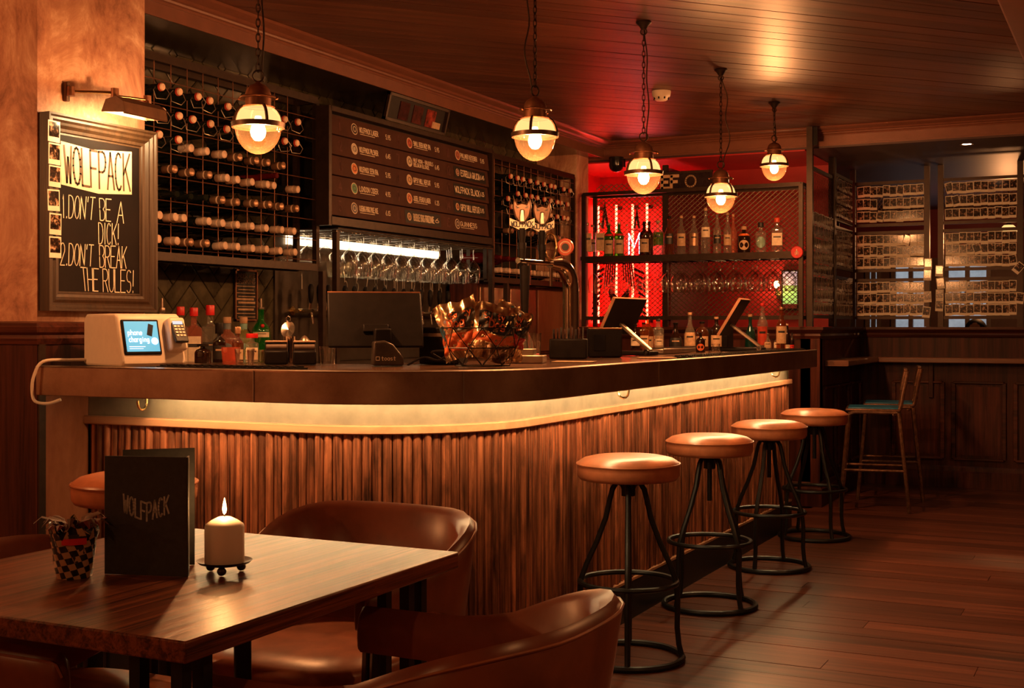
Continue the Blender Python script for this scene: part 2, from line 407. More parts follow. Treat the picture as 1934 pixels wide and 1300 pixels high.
# ------------------------------------------------------------------ stroke lettering (flat print and painted letters)
def arc(cx, cy, rx, ry, a0, a1, n=8):
    return [(cx + rx * math.cos(math.radians(a0 + (a1 - a0) * i / n)), cy + ry * math.sin(math.radians(a0 + (a1 - a0) * i / n))) for i in range(n + 1)]
_bowl = lambda y0, y1, x=.55: [(0, y1), (x, y1)] + arc(x, (y0 + y1) / 2, 1 - x, (y1 - y0) / 2, 90, -90, 6)[1:-1] + [(x, y0), (0, y0)]
GL = {
 'A': [[(0,0),(.5,1),(1,0)],[(.2,.36),(.8,.36)]], 'B': [[(0,0),(0,1)],_bowl(.52,1),_bowl(0,.52)], 'C': [arc(.5,.5,.5,.5,50,310,12)],
 'D': [[(0,0),(0,1)],_bowl(0,1,.4)], 'E': [[(1,0),(0,0),(0,1),(1,1)],[(0,.52),(.8,.52)]], 'F': [[(0,0),(0,1),(1,1)],[(0,.52),(.8,.52)]],
 'G': [arc(.5,.5,.5,.5,50,340,12)+[(1,.45),(.55,.45)]], 'H': [[(0,0),(0,1)],[(1,0),(1,1)],[(0,.5),(1,.5)]], 'I': [[(.5,0),(.5,1)]],
 'J': [[(.9,1),(.9,.3)]+arc(.5,.3,.4,.3,0,-180,6)], 'K': [[(0,0),(0,1)],[(1,1),(0,.42)],[(.3,.6),(1,0)]], 'L': [[(0,1),(0,0),(1,0)]],
 'M': [[(0,0),(0,1),(.5,.35),(1,1),(1,0)]], 'N': [[(0,0),(0,1),(1,0),(1,1)]], 'O': [arc(.5,.5,.5,.5,0,360,16)], 'P': [[(0,0),(0,1)],_bowl(.45,1)],
 'Q': [arc(.5,.5,.5,.5,0,360,16),[(.6,.3),(1,-.05)]], 'R': [[(0,0),(0,1)],_bowl(.48,1),[(.45,.48),(1,0)]],
 'S': [arc(.5,.74,.46,.26,40,270,8)+arc(.5,.26,.46,.26,90,-140,8)[1:]], 'T': [[(.5,0),(.5,1)],[(0,1),(1,1)]],
 'U': [[(0,1),(0,.35)]+arc(.5,.35,.5,.35,180,360,8)+[(1,1)]], 'V': [[(0,1),(.5,0),(1,1)]], 'W': [[(0,1),(.25,0),(.5,.7),(.75,0),(1,1)]],
 'X': [[(0,0),(1,1)],[(0,1),(1,0)]], 'Y': [[(0,1),(.5,.5),(1,1)],[(.5,.5),(.5,0)]], 'Z': [[(0,1),(1,1),(0,0),(1,0)]],
 '0': [arc(.5,.5,.45,.5,0,360,16)], '1': [[(.3,.82),(.55,1),(.55,0)]], '2': [arc(.5,.72,.45,.28,160,-20,8)+[(.05,0),(1,0)]],
 '3': [arc(.45,.75,.45,.25,150,-90,8)+arc(.45,.25,.5,.25,90,-150,8)[1:]], '4': [[(.7,0),(.7,1),(0,.3),(1,.3)]],
 '5': [[(.9,1),(.15,1),(.1,.55)]+arc(.45,.3,.5,.3,110,-150,8)], '6': [[(.75,1),(.1,.4)]+arc(.5,.28,.45,.28,160,520,14)], '7': [[(0,1),(1,1),(.35,0)]],
 '8': [arc(.5,.75,.38,.25,0,360,12),arc(.5,.25,.48,.25,0,360,12)], '9': [arc(.5,.72,.45,.28,0,360,14),[(.95,.72),(.6,0)]],
 '!': [[(.5,1),(.5,.3)],[(.5,.08),(.5,0)]], "'": [[(.5,1),(.4,.78)]], '.': [[(.45,.0),(.55,.06)]], '-': [[(.15,.45),(.85,.45)]], ' ': [],
 'a': [arc(.5,.3,.42,.3,0,360,12),[(.92,.6),(.92,0)]], 'c': [arc(.5,.3,.42,.3,50,310,10)], 'e': [[(.1,.32),(.9,.32)]+arc(.5,.3,.42,.3,0,310,10)],
 'g': [arc(.5,.3,.42,.3,0,360,12),[(.92,.6),(.92,-.15)]+arc(.5,-.15,.42,.18,0,-150,6)], 'h': [[(.1,0),(.1,1)],arc(.5,.3,.4,.3,180,0,6)+[(.9,0)]],
 'i': [[(.5,0),(.5,.58)],[(.5,.8),(.5,.86)]], 'n': [[(.1,0),(.1,.6)],arc(.5,.3,.4,.3,180,0,6)+[(.9,0)]], 'o': [arc(.5,.3,.42,.3,0,360,12)],
 'p': [[(.1,.6),(.1,-.35)],arc(.5,.3,.4,.3,0,360,12)], 'r': [[(.2,0),(.2,.6)],arc(.6,.3,.4,.3,180,60,5)], 's': [arc(.5,.45,.36,.15,40,270,6)+arc(.5,.15,.36,.15,90,-140,6)[1:]],
 't': [[(.45,.9),(.45,0),(.8,0)],[(.15,.6),(.85,.6)]], 'u': [[(.1,.6),(.1,.2)]+arc(.5,.25,.4,.25,180,360,6)+[(.9,.6)]], 'y': [[(.1,.6),(.5,.05)],[(.9,.6),(.3,-.35)]],
}
def stroke(mb, pts, w, lift=0.0):
    "flat ribbon along 2-D points, drawn in the local x-z plane, facing local -y"
    for (x0, z0), (x1, z1) in zip(pts, pts[1:]):
        dx, dz = x1 - x0, z1 - z0; L = math.hypot(dx, dz)
        if L < 1e-6: continue
        tx, tz = dx / L * w / 2, dz / L * w / 2
        k = .6
        mb.add([(x0 - tx*k + tz, -lift, z0 - tz*k - tx), (x1 + tx*k + tz, -lift, z1 + tz*k - tx), (x1 + tx*k - tz, -lift, z1 + tz*k + tx), (x0 - tx*k - tz, -lift, z0 - tz*k + tx)], [(0, 1, 2, 3)])
def lettering(text, h, aspect=.5, gap=.18, weight=.09, warp=None, center=False, narrow="I1!'.", fit=None, lift=0.0):
    "text lying in local x-z, starting at x=0; h = cap height; warp(x,z) may bend it"
    if fit is not None:
        n = sum((.45 if c in narrow else (.7 if c == ' ' else 1)) for c in text)
        aspect = fit / h / (n + gap * (len(text) - 1) / 1.0) if n else aspect
        g = gap * aspect
    else: g = gap * aspect
    mb = MB(); x = 0
    for c in text:
        w = aspect * (.45 if c in narrow else (.7 if c == ' ' else 1))
        for pl in GL.get(c, []):
            pts = [((x + px * w) * h, pz * h) for px, pz in pl]
            if warp: pts = [warp(*p) for p in pts]
            stroke(mb, pts, weight * h, lift)
        x += w + g
    mb.width = (x - g) * h
    if center: mb.tr(T(-mb.width / 2, 0, 0))
    return mb
def discmb(r, n=20, lift=0.0, cx=0, cz=0, sx=1):
    return MB().add([(cx + r * sx * math.cos(2*math.pi*i/n), -lift, cz + r * math.sin(2*math.pi*i/n)) for i in range(n)], [tuple(range(n))])
def rectmb(x0, x1, z0, z1, lift=0.0):
    return MB().add([(x0, -lift, z0), (x1, -lift, z0), (x1, -lift, z1), (x0, -lift, z1)], [(0, 1, 2, 3)])
# ================================================================== THE ROOM
ZC = 2.61           # boarded ceiling
XW = -4.03          # back-bar wall
XP, YP = -3.42, 3.22   # outer corner of the plastered pier
def clip(poly, a, b, c):
    "keep the side a*x + b*y <= c"
    out = []
    for i, p in enumerate(poly):
        q = poly[(i+1) % len(poly)]
        dp, dq = a*p[0]+b*p[1]-c, a*q[0]+b*q[1]-c
        if dp <= 0: out.append(p)
        if dp * dq < 0:
            t = dp / (dp - dq); out.append((p[0]+(q[0]-p[0])*t, p[1]+(q[1]-p[1])*t))
    return out
def slab(poly, z0, z1):
    n = len(poly)
    return MB().add([(x, y, z0) for x, y in poly] + [(x, y, z1) for x, y in poly],
        [tuple(range(n-1, -1, -1)), tuple(range(n, 2*n))] + [(i, (i+1) % n, n+(i+1) % n, n+i) for i in range(n)])

# floor and its boards
floor = struct(MB().box(-5.3, 2.7, -2.7, 14.2, -.10, -.012).build('floor', m_floor), 'worn red-brown wooden floor')
y = 0.0; PW = .138
while y < 10.1:
    x0 = -5.2 if y < 3.2 else -1.98
    x = x0 - random.uniform(0, 1.8)
    while x < 2.5:
        L = random.uniform(2.0, 3.4); a, b = max(x, x0), min(x + L, 2.6)
        if b - a > .1:
            dz = random.uniform(-.0012, .0008)
            MB().box(a + .0012, b - .0012, y + .0012, min(y + PW, 10.14) - .0012, -.012, dz).build('floorboard', m_floor, floor, smooth=False)
        x += L
    y += PW
# ceiling and its diagonal boards
ceiling = struct(MB().box(-5.3, 2.7, -2.7, 8.86, ZC + .001, ZC + .1).build('ceiling', m_ceil), 'varnished tongue-and-groove board ceiling')
ang = math.radians(48); ca, sa = math.cos(ang), math.sin(ang); BW = .112
rect = [(-5.2, -2.6), (2.6, -2.6), (2.6, 8.85), (-5.2, 8.85)]
rot = [(x*ca + y*sa, -x*sa + y*ca) for x, y in rect]
t = min(p[1] for p in rot)
while t < max(p[1] for p in rot):
    pl = clip(clip(rot, 0, -1, -(t + .002)), 0, 1, t + BW - .0035)
    if len(pl) >= 3:
        o = slab(pl, ZC - .012 + random.uniform(-.001, .001), ZC).build('ceiling_board', m_ceil, ceiling, smooth=False)
        o.rotation_euler = (0, 0, ang)
    t += BW
# walls around the part of the room behind and beside the camera
def wall(name, x0, x1, y0, y1, z0, z1, mat, label):
    if z0 == 0: z0 = -.10
    return struct(MB().box(x0, x1, y0, y1, z0, z1).build(name, mat), label)
wall('wall_behind', -5.3, 2.7, -2.8, -2.7, 0, ZC + .1, m_plaster, 'plastered wall behind the viewpoint')
wall('wall_right', 2.7, 2.8, -2.8, 14.2, 0, ZC + .1, m_farwall, 'brown wall along the right side of the room')
wall('wall_left', -5.4, -5.3, -2.8, 8.9, 0, ZC + .1, m_plaster, 'plastered wall beyond the pier')
# plastered pier: front face looks at the room, side face carries the chalkboard
pier = wall('wall_pier', -5.3, XP, YP, 3.75, 0, ZC - .013, m_plaster, 'distressed copper-coloured plaster pier')
# dado on the pier: cladding, rails, raised mouldings, skirting
dz = 1.20
path = [(-5.3, YP), (XP, YP), (XP, 3.75)]
MB().sweep(path, [(0, .18), (.012, .18), (.012, dz), (0, dz)]).build('dado_cladding', m_dado, pier)
MB().sweep(path, [(0, dz-.04), (.018, dz-.04), (.026, dz-.02), (.022, dz-.008), (.034, dz+.002), (.040, dz+.02), (.030, dz+.034), (.0, dz+.04)]).build('dado_rail', m_dadox, pier, ang=25)
MB().sweep(path, [(0, 0), (.034, 0), (.034, .15), (.028, .155), (.026, .17), (.018, .18), (0, .18)]).build('skirting', m_dado, pier, ang=25)
def moulding(parent, M, x0, x1, z0, z1, w=.028, h=.014, mat=None):
    "picture-frame moulding on a drawing plane (local x-z, facing -y)"
    mb = MB()
    for (a, c) in (((x0, z0), (x1, z0)), ((x1, z0), (x1, z1)), ((x1, z1), (x0, z1)), ((x0, z1), (x0, z0))):
        mb.bar((a[0], -h/2, a[1]), (c[0], -h/2, c[1]), w, h)
    mb.tr(M); return mb.build('panel_moulding', mat or m_dadox, parent, bevel=.004)
for zz in ((.80, 1.085), (.24, .72)):
    for xx in ((-4.55, -3.62),):
        moulding(pier, face_my((0, YP - .012, 0)), xx[0], xx[1], zz[0], zz[1])
        mb = rectmb(xx[0] + .03, xx[1] - .03, zz[0] + .03, zz[1] - .03, .004).tr(face_my((0, YP - .012, 0))); mb.build('panel', m_dado, pier)
# pier side below the counter: dado wood, its copper light put into the colour
MB().box(XP + .012, XP + .018, YP + .02, 3.44, .18, .985).build('cladding_board', m_pier, pier)
MB().box(XP + .012, XP + .02, YP - .01, YP + .02, .18, 1.16).build('corner_bead', m_iron, pier)

# back-bar wall with herringbone tiles
wback = wall('wall_back', -4.15, XW, 3.75, 8.8, 0, 2.6, m_grout, 'tiled back-bar wall')
N3, TW = 3, .082
def tiles(y0, y1, z0, z1):
    R = math.sqrt(.5)
    cy, cz = 4.6, 1.3
    reach = int((abs(y1 - y0) + abs(z1 - z0)) / TW) + 12
    for i in range(-reach*2, reach*2):
        for j in range(-reach*2, reach*2):
            k = (i - j) % (2 * N3)
            if k == 0: q = (i, j, N3, 1)
            elif k == 2 * N3 - 1: q = (i, j, 1, N3)
            else: continue
            a0, b0, a1, b1 = q[0]*TW + .002, q[1]*TW + .002, (q[0]+q[2])*TW - .002, (q[1]+q[3])*TW - .002
            pl = [(cy + (a - b) * R, cz + (a + b) * R) for a, b in ((a0, b0), (a1, b0), (a1, b1), (a0, b1))]
            if max(p[0] for p in pl) < y0 or min(p[0] for p in pl) > y1 or max(p[1] for p in pl) < z0 or min(p[1] for p in pl) > z1: continue
            for a, b, c in ((-1, 0, -y0), (1, 0, y1), (0, -1, -z0), (0, 1, z1)):
                if pl: pl = clip(pl, a, b, c)
            if len(pl) < 3: continue
            n = len(pl); h = .008 + random.uniform(-.001, .001)
            ym, zm = sum(p[0] for p in pl) / n, sum(p[1] for p in pl) / n
            ins = [(ym + (p[0]-ym)*.94, zm + (p[1]-zm)*.94) for p in pl]
            mb = MB().add([(0, p[0]-ym, p[1]-zm) for p in pl] + [(h-.002, p[0]-ym, p[1]-zm) for p in pl] + [(h, p[0]-ym, p[1]-zm) for p in ins],
                [(i_, (i_+1) % n, n+(i_+1) % n, n+i_) for i_ in range(n)] + [(n+i_, n+(i_+1) % n, 2*n+(i_+1) % n, 2*n+i_) for i_ in range(n)] + [tuple(range(2*n, 3*n))])
            o = mb.build('tile', m_tile, wback, smooth=False); o.location = (XW, ym, zm)
tiles(3.78, 5.42, 1.02, 2.49)
tiles(5.42, 8.62, 2.22, 2.49)

# bulkhead over the back bar, lowered soffit at the far end, cornice along both
trim1 = struct(MB().box(XW, -3.60, 3.75, 8.86, 2.50, 2.597).build('trim_1', m_cornice), 'brown bulkhead over the back bar')
MB().box(XW + .001, -3.602, 3.76, 8.84, 2.488, 2.50).build('soffit_panel', m_soffit, trim1)
trim2 = struct(MB().box(-4.4, 2.7, 8.86, 14.2, 2.475, 2.6).build('trim_2', m_cornice), 'lowered soffit at the far end of the room')
MB().box(-4.4, 2.7, 8.862, 14.2, 2.462, 2.475).build('soffit_panel', m_soffit2, trim2)
cprof = [(0, 2.545), (.012, 2.545), (.018, 2.553), (.03, 2.555), (.034, 2.563), (.05, 2.566), (.06, 2.575), (.085, 2.58), (.105, 2.588), (.115, 2.597), (0, 2.597)]
trim3 = struct(MB().sweep([(-3.60, 3.75), (-3.60, 8.86), (2.7, 8.86)], cprof).build('trim_3', m_cornice, ang=20), 'stepped brown cornice around the ceiling edge')
MB().sweep([(-3.60, 3.75), (-3.60, 8.86), (2.7, 8.86)], [(0, 2.488), (.006, 2.488), (.006, 2.545), (0, 2.545)]).build('cornice_face', m_cornice, trim3)
# boxed beam running along the ceiling on the right
trim4 = struct(MB().box(-.46, -.10, -2.6, 8.74, 2.40, 2.597).build('trim_4', m_cornice, bevel=.01), 'boxed ceiling beam')
MB().box(-.485, -.46, -2.6, 8.74, 2.55, 2.597).build('bead', m_cornice, trim4, bevel=.006)

# half-height panelled walls at the far end
HZ = 1.19
half = struct(MB().box(-1.95, 2.7, 10.15, 10.27, 0, HZ).build('wall_far', m_dado), 'dark mahogany half-height wall with panels')
MB().box(-4.03, -1.95, 8.66, 8.78, 0, HZ).build('return_wall', m_dado, half)
MB().box(-2.07, -1.95, 8.66, 10.27, 0, HZ).build('side_wall', m_dado, half)
hp = [(-4.0, 8.66), (-1.95, 8.66), (-1.95, 10.15), (2.7, 10.15)]
MB().sweep(hp, [(-.14, HZ), (.03, HZ), (.042, HZ+.012), (.042, HZ+.03), (-.14, HZ+.03)]).build('ledge', m_dadox, half, ang=25)
MB().sweep(hp, [(0, HZ-.05), (.012, HZ-.05), (.02, HZ-.03), (.014, HZ-.015), (.028, HZ), (0, HZ)]).build('ledge_moulding', m_dadox, half, ang=25)
MB().sweep(hp, [(0, 0), (.03, 0), (.03, .12), (.02, .13), (.018, .155), (.01, .165), (0, .165)]).build('skirting', m_dado, half, ang=25)
MB().box(-2.0, -1.935, 8.64, 8.66, .1, HZ-.05).build('corner_post', m_dado, half, bevel=.004)
x = -1.70
while x < 2.3:
    moulding(half, face_my((0, 10.15, 0)), x, x + .36, .22, .80, .032, .018)
    rectmb(x + .03, x + .33, .25, .77, .003).tr(face_my((0, 10.15, 0))).build('panel', m_dado, half)
    x += .44
for y in (8.8, 9.25, 9.7):
    moulding(half, face_x((-1.95, 0, 0)), y, y + .36, .22, .80, .032, .018)
# drinking shelf round the half wall
sh = thing('drinks_shelf', 'narrow red-brown wooden drinks shelf along the panelled half wall', 'shelf', (-1.9, 9.9, .95))
MB().sweep([(-1.948, 8.86), (-1.948, 10.148), (2.69, 10.148)], [(0, .95), (.155, .95), (.16, .955), (.16, .985), (.155, .99), (0, .99)]).build('shelf_board', wood('red_brown_shelf', (.10, .04, .02), (.24, .10, .055), 0, .3), sh, world=True, ang=25)
for x in (-1.44, -.75, .1):
    MB().box(x, x + .035, 10.12, 10.148, .68, .95).build('bracket', m_dado, sh, world=True, bevel=.003)

# the room beyond: back wall with windows, red painted band, alcove behind the bottle shelf
far = wall('wall_beyond', -4.4, 2.8, 14.0, 14.1, 1.95, 2.6, m_darkred, 'dark red wall of the room beyond')
MB().box(-4.4, 2.8, 14.0, 14.1, 0, .95).build('lower_wall', m_farwall, far)
wx = [-2.62, -2.50, -2.35, -1.99, -1.81, -1.39]
edges = [-4.4] + wx + [2.8]
for a, b in zip(edges[0::2], edges[1::2]):
    MB().box(a, b, 14.0, 14.1, .95, 1.95).build('wall_pier', m_farwall, far)
for i, (a, b) in enumerate(zip(wx[0::2], wx[1::2])):
    w = struct(MB().box(a, b, 14.03, 14.04, .95, 1.95).build('window_%d' % (i+1), m_pane), 'daylit window of the room beyond, number %d along its wall' % (i+1))
    fr = MB()
    for p, q in (((a, .95), (b, .95)), ((a, 1.95), (b, 1.95)), ((a, .95), (a, 1.95)), ((b, .95), (b, 1.95)), (((a+b)/2, .95), ((a+b)/2, 1.95)), ((a, 1.5), (b, 1.5))):
        fr.bar((p[0], 14.0, p[1]), (q[0], 14.0, q[1]), .045, .05)
    fr.build('window_frame', m_winframe, w)
MB().box(-5.3, -4.03, 8.80, 8.86, -.1, 2.6).build('daylight_stop', m_darkred, far)  # unseen wall added to stop daylight leaking round the back bar's far end
wall('wall_beyond_left', -4.5, -4.4, 8.8, 14.1, 0, 2.6, m_darkred, 'dark red side wall of the room beyond')
outer = wall('wall_outside', -6, 5, 16.2, 16.4, 0, 5, m_brickout, 'pale brick building across the street')
# ================================================================== THE BAR
XB, YB = -1.92, 3.44        # face of the slats
def corner(cx, cy, r, n=14):
    return [(cx + r * math.sin(math.radians(a)), cy - r * math.cos(math.radians(a))) for a in [90.0 * i / n for i in range(n + 1)]]
bodypath = [(XP + .02, YB)] + corner(XB - .53, YB + .53, .53) + [(XB, 7.72)]
edgepath = [(XP + .014, 3.20)] + corner(-2.32, 3.82, .62, 18) + [(-1.70, 7.52)]
ZT, ZB = 1.085, .985
bar = thing('bar_counter', 'long curved bar counter with zinc edge and vertical reclaimed wood slats', 'bar counter', (-2.2, 4.6, 0))
# top: outer line is the zinc edge, inner line the staff side
inner = [(XP + .014, 3.95), (-2.40, 3.95), (-2.40, 7.52)]
def inset(path, d):
    out = []
    for i, p in enumerate(path):
        a, b = path[max(i-1, 0)], path[min(i+1, len(path)-1)]; L = math.hypot(b[0]-a[0], b[1]-a[1]); out.append((p[0] - (b[1]-a[1])/L*d, p[1] + (b[0]-a[0])/L*d))
    return out
outl = inset(edgepath, .018) + inner[::-1]
slab(outl, ZT - .03, ZT - .002).build('counter_top', m_ctop, bar, world=True)
edge = MB().sweep(edgepath, [(0, ZB), (0, ZT), (-.02, ZT + .001), (-.02, ZB)]).build('zinc_edge', m_zinc, bar, world=True, ang=25, bevel=.003)
# raised lip and joints of the zinc edge
MB().sweep(edgepath, [(.0, ZT - .004), (.002, ZT), (-.012, ZT + .0035), (-.016, ZT)]).build('edge_lip', m_steel, bar, world=True, ang=25)
def along(path, s):
    for a, b in zip(path, path[1:]):
        L = math.hypot(b[0]-a[0], b[1]-a[1])
        if s <= L:
            tx, ty = (b[0]-a[0]) / L, (b[1]-a[1]) / L
            return (a[0] + tx*s, a[1] + ty*s), (tx, ty), (ty, -tx)
        s -= L
    return None
def plen(path): return sum(math.hypot(b[0]-a[0], b[1]-a[1]) for a, b in zip(path, path[1:]))
for s in (.93, 1.62, 3.0):
    p, tt, nn = along(edgepath, s)
    MB().cbox((p[0] + nn[0]*.001, p[1] + nn[1]*.001, (ZT+ZB)/2), (.003, .004, .098), Matrix.Rotation(math.atan2(tt[1], tt[0]), 3, 'Z')).build('edge_seam', m_steel, bar, world=True)
slab(inset(edgepath, .018)[:-1] + [(-1.718, 7.52), (-2.0, 7.5), (-2.0, 4.0), (-2.45, 3.55), (XP + .02, 3.55)], ZB + .013, ZB + .018).build('counter_underside', m_black_skirt, bar, world=True)
# body, steel fascia, rail, skirting
MB().sweep(bodypath, [(-.04, .0), (-.006, .0), (-.006, .985), (-.04, .985)]).build('body', m_black_skirt, bar, world=True)
MB().sweep(bodypath, [(-.006, .90), (.0, .90), (.0, ZB), (-.006, ZB)]).build('steel_fascia', m_fascia, bar, world=True, ang=25)
MB().sweep(bodypath, [(-.006, .872), (.020, .872), (.024, .876), (.024, .898), (.020, .902), (-.006, .902)]).build('wood_rail', m_rail, bar, world=True, ang=25)
MB().sweep(bodypath, [(-.006, 0), (.020, 0), (.020, .155), (.012, .165), (-.006, .165)]).build('skirting', m_black_skirt, bar, world=True, ang=25)
MB().sweep(bodypath, [(.010, .158), (.021, .158), (.021, .168), (-.006, .171), (-.006, .165)]).build('skirting_bead', m_rail, bar, world=True, ang=25)
MB().box(-2.02, XB, 7.70, 7.73, 0, .985).build('end_board', m_rail, bar, world=True)
MB().box(-2.42, -1.93, 7.44, 7.70, 0, .98).build('end_carcass', m_black_skirt, bar, world=True)
# slats: one half-round tambour strip each, sharing one mesh
PITCH = .0325
prof = [(-PITCH*.5 + .0008, 0)] + [(-math.cos(math.radians(a)) * PITCH*.485, .003 + math.sin(math.radians(a)) * .0135) for a in range(12, 180, 26)] + [(PITCH*.5 - .0008, 0)]
n = len(prof)
slat_me = MB().add([(x, -d, 0) for x, d in prof] + [(x, -d, .705) for x, d in prof], [(i, i+1, n+i+1, n+i) for i in range(n-1)] + [tuple(range(n, 2*n))]).mesh('slat', m_slat, True, 50)
Lb = plen(bodypath); k = int((Lb - .02) / PITCH)
for i in range(k):
    p, tt, nn = along(bodypath, .012 + (i + .5) * PITCH)
    o = bpy.data.objects.new('slat', slat_me); col.objects.link(o); o.parent = bar
    o.location = (p[0] - bar.location.x - nn[0]*.004, p[1] - bar.location.y - nn[1]*.004, .168 + random.uniform(-.001, .001))
    o.rotation_euler = (0, 0, math.atan2(tt[1], tt[0]))
    o.scale = (1, 1 + random.uniform(-.3, .3), 1)
# LED strip tucked under the counter
led = [p for p in bodypath]
led[0] = (XP + .35, YB); led[-1] = (XB, 7.6)
MB().sweep(led, [(.110, .9900), (.124, .9900), (.124, .9975), (.110, .9975)]).build('led_strip', m_strip, bar, world=True)
# brass bag hooks under the counter edge
for s in (.30, 2.62, 5.02):
    r = along(bodypath, s)
    if not r: continue
    p, tt, nn = r
    q = Vector((p[0] + nn[0]*.03, p[1] + nn[1]*.03, 0)); N = Vector((nn[0], nn[1], 0))
    pts = [q + Vector((0, 0, .985)), q + Vector((0, 0, .955))] + [q + N * (.022 - .022*math.cos(math.radians(a))) + Vector((0, 0, .955 - .022*math.sin(math.radians(a)))) for a in range(30, 181, 30)] + [q + N*.046 + Vector((0, 0, .965))]
    MB().tube(pts, .0045, 8).build('bag_hook', m_brass, bar, world=True)
# back counter under the back-bar shelves
bc = thing('back_counter', 'dark wood back counter behind the bar under the racks', 'counter', (-3.75, 6, 0))
MB().box(-4.0, -3.52, 3.8, 8.6, 0, .93).build('carcass', m_dado, bc, world=True)
MB().box(-4.0, -3.48, 3.8, 8.6, .93, 1.03).build('worktop', m_ctop, bc, world=True, bevel=.004)

# ================================================================== STOOLS
def make_stool():
    t = thing('bar_stool', '', 'bar stool')
    MB().lathe([(1e-4, .745), (.08, .748), (.13, .746), (.165, .738), (.182, .727), (.188, .722), (.190, .716), (.187, .711), (.1885, .70), (.187, .675), (.178, .662), (.15, .658), (1e-4, .658)], 40).build('seat', m_leather, t, ang=60)
    MB().tube([(.1885*math.cos(a), .1885*math.sin(a), .7185) for a in [2*math.pi*i/40 for i in range(40)]], .0042, 6, True).build('piping', m_leather, t)
    MB().cyl((0,0,.60), (0,0,.66), .026, n=16).lathe([(.026,.655),(.07,.66),(1e-4,.66)], 20).build('hub', m_black, t)
    MB().cyl((0,0,.46), (0,0,.61), .011, n=10).build('screw_spindle', m_black, t)
    for k in range(4):
        a = math.radians(90*k + 20)
        pr = [(.012,.615),(.022,.642),(.042,.648),(.058,.625),(.068,.585),(.082,.52),(.115,.43),(.152,.35),(.172,.295),(.180,.22),(.178,.12),(.184,.06),(.196,.012)]
        MB().tube([(r*math.cos(a), r*math.sin(a), z) for r, z in pr], .0105, 8).build('leg', m_black, t)
    MB().tube([(.178*math.cos(a), .178*math.sin(a), .285) for a in [2*math.pi*i/40 for i in range(40)]], .010, 8, True).build('footrest_ring', m_black, t)
    MB().tube([(.198*math.cos(a), .198*math.sin(a), .012) for a in [2*math.pi*i/40 for i in range(40)]], .012, 8, True).build('base_ring', m_black, t)
    return t
st0 = make_stool()
spots = [((-1.682, 4.38), 0.0, 0, 'round tan leather bar stool nearest the rounded end of the slatted bar front'),
         ((-1.680, 5.36), .7, .004, 'second round tan leather stool along the straight bar front'),
         ((-1.680, 6.36), 1.1, -.004, 'third round tan leather stool along the straight bar front'),
         ((-1.684, 7.38), .4, -.004, 'round tan leather stool at the end of the bar beside the blue-seated chairs'),
         ((-2.775, 3.00), .9, .03, 'round tan leather stool under the short bar side, behind the standing menu')]
for i, ((x, y), rz, dz, lb) in enumerate(spots):
    o = st0 if i == 0 else copy_tree(st0)
    o.location = (x, y, 0); o.rotation_euler = (0, 0, rz); o['label'] = lb; o['group'] = 'leather bar stools at the counter'
    o.scale = (1, 1, 1 + dz)
# ================================================================== PENDANT LAMPS
def make_pendant(name='pendant_lamp'):
    t = thing(name, '', 'pendant lamp')
    gp = [(.0766*math.sin(math.radians(a)), -.004 - .092*math.cos(math.radians(a))*1.0) for a in range(0, 91, 9)]
    gp[0] = (1e-4, gp[0][1])
    MB().lathe(gp, 32).build('globe', m_globe, t, ang=80)
    MB().lathe([(.0766, .0), (.0755, .016), (.071, .033), (.062, .048), (.050, .058)], 32).build('opal_shade', m_opal, t, ang=80)
    MB().lathe([(.078, -.010), (.087, -.009), (.089, .007), (.080, .009), (.078, -.010)], 36).build('ring_band', m_band, t, ang=30)
    for k in range(4):
        a = math.radians(90*k + 35)
        pts = [(r*math.cos(a), r*math.sin(a), z) for r, z in ((.083, .0), (.080, .018), (.075, .035), (.066, .050), (.052, .061))]
        MB().tube(pts, .0055, 6).build('strap', m_band, t)
    MB().lathe([(.052, .056), (.056, .060), (.043, .063), (.042, .088), (.047, .089)], 28).build('collar', m_copper, t, ang=30)
    MB().lathe([(.042, .089), (.060, .088), (.062, .091), (.060, .094), (.043, .096)], 28).build('flange', m_copper, t, ang=30)
    MB().lathe([(.043, .094), (.042, .105), (.037, .120), (.027, .131), (.012, .138), (.006, .145), (1e-4, .146)], 28).build('cap', m_copper, t, ang=50)
    MB().tube([(.019*math.sin(2*math.pi*i/16), 0, .163 + .019*math.cos(2*math.pi*i/16)) for i in range(16)], .0032, 6, True).build('loop', m_chain, t)
    for s in (-1, 1):
        MB().sphere((.063*s, 0, .089), .0055, 8, 6).build('thumb_screw', m_copper, t)
    MB().lathe([(1e-4, -.052), (.012, -.050), (.022, -.038), (.026, -.022), (.022, -.004), (.014, .014), (.010, .03), (1e-4, .032)], 20).build('bulb', m_bulb, t, ang=80)
    ld = bpy.data.lights.new('bulb_light', 'POINT'); ld.energy = P_PENDANT; ld.color = WARM; ld.shadow_soft_size = .03
    lo = bpy.data.objects.new('bulb_light', ld); lo.location = (0, 0, -.06); lo.parent = t; col.objects.link(lo)
    return t
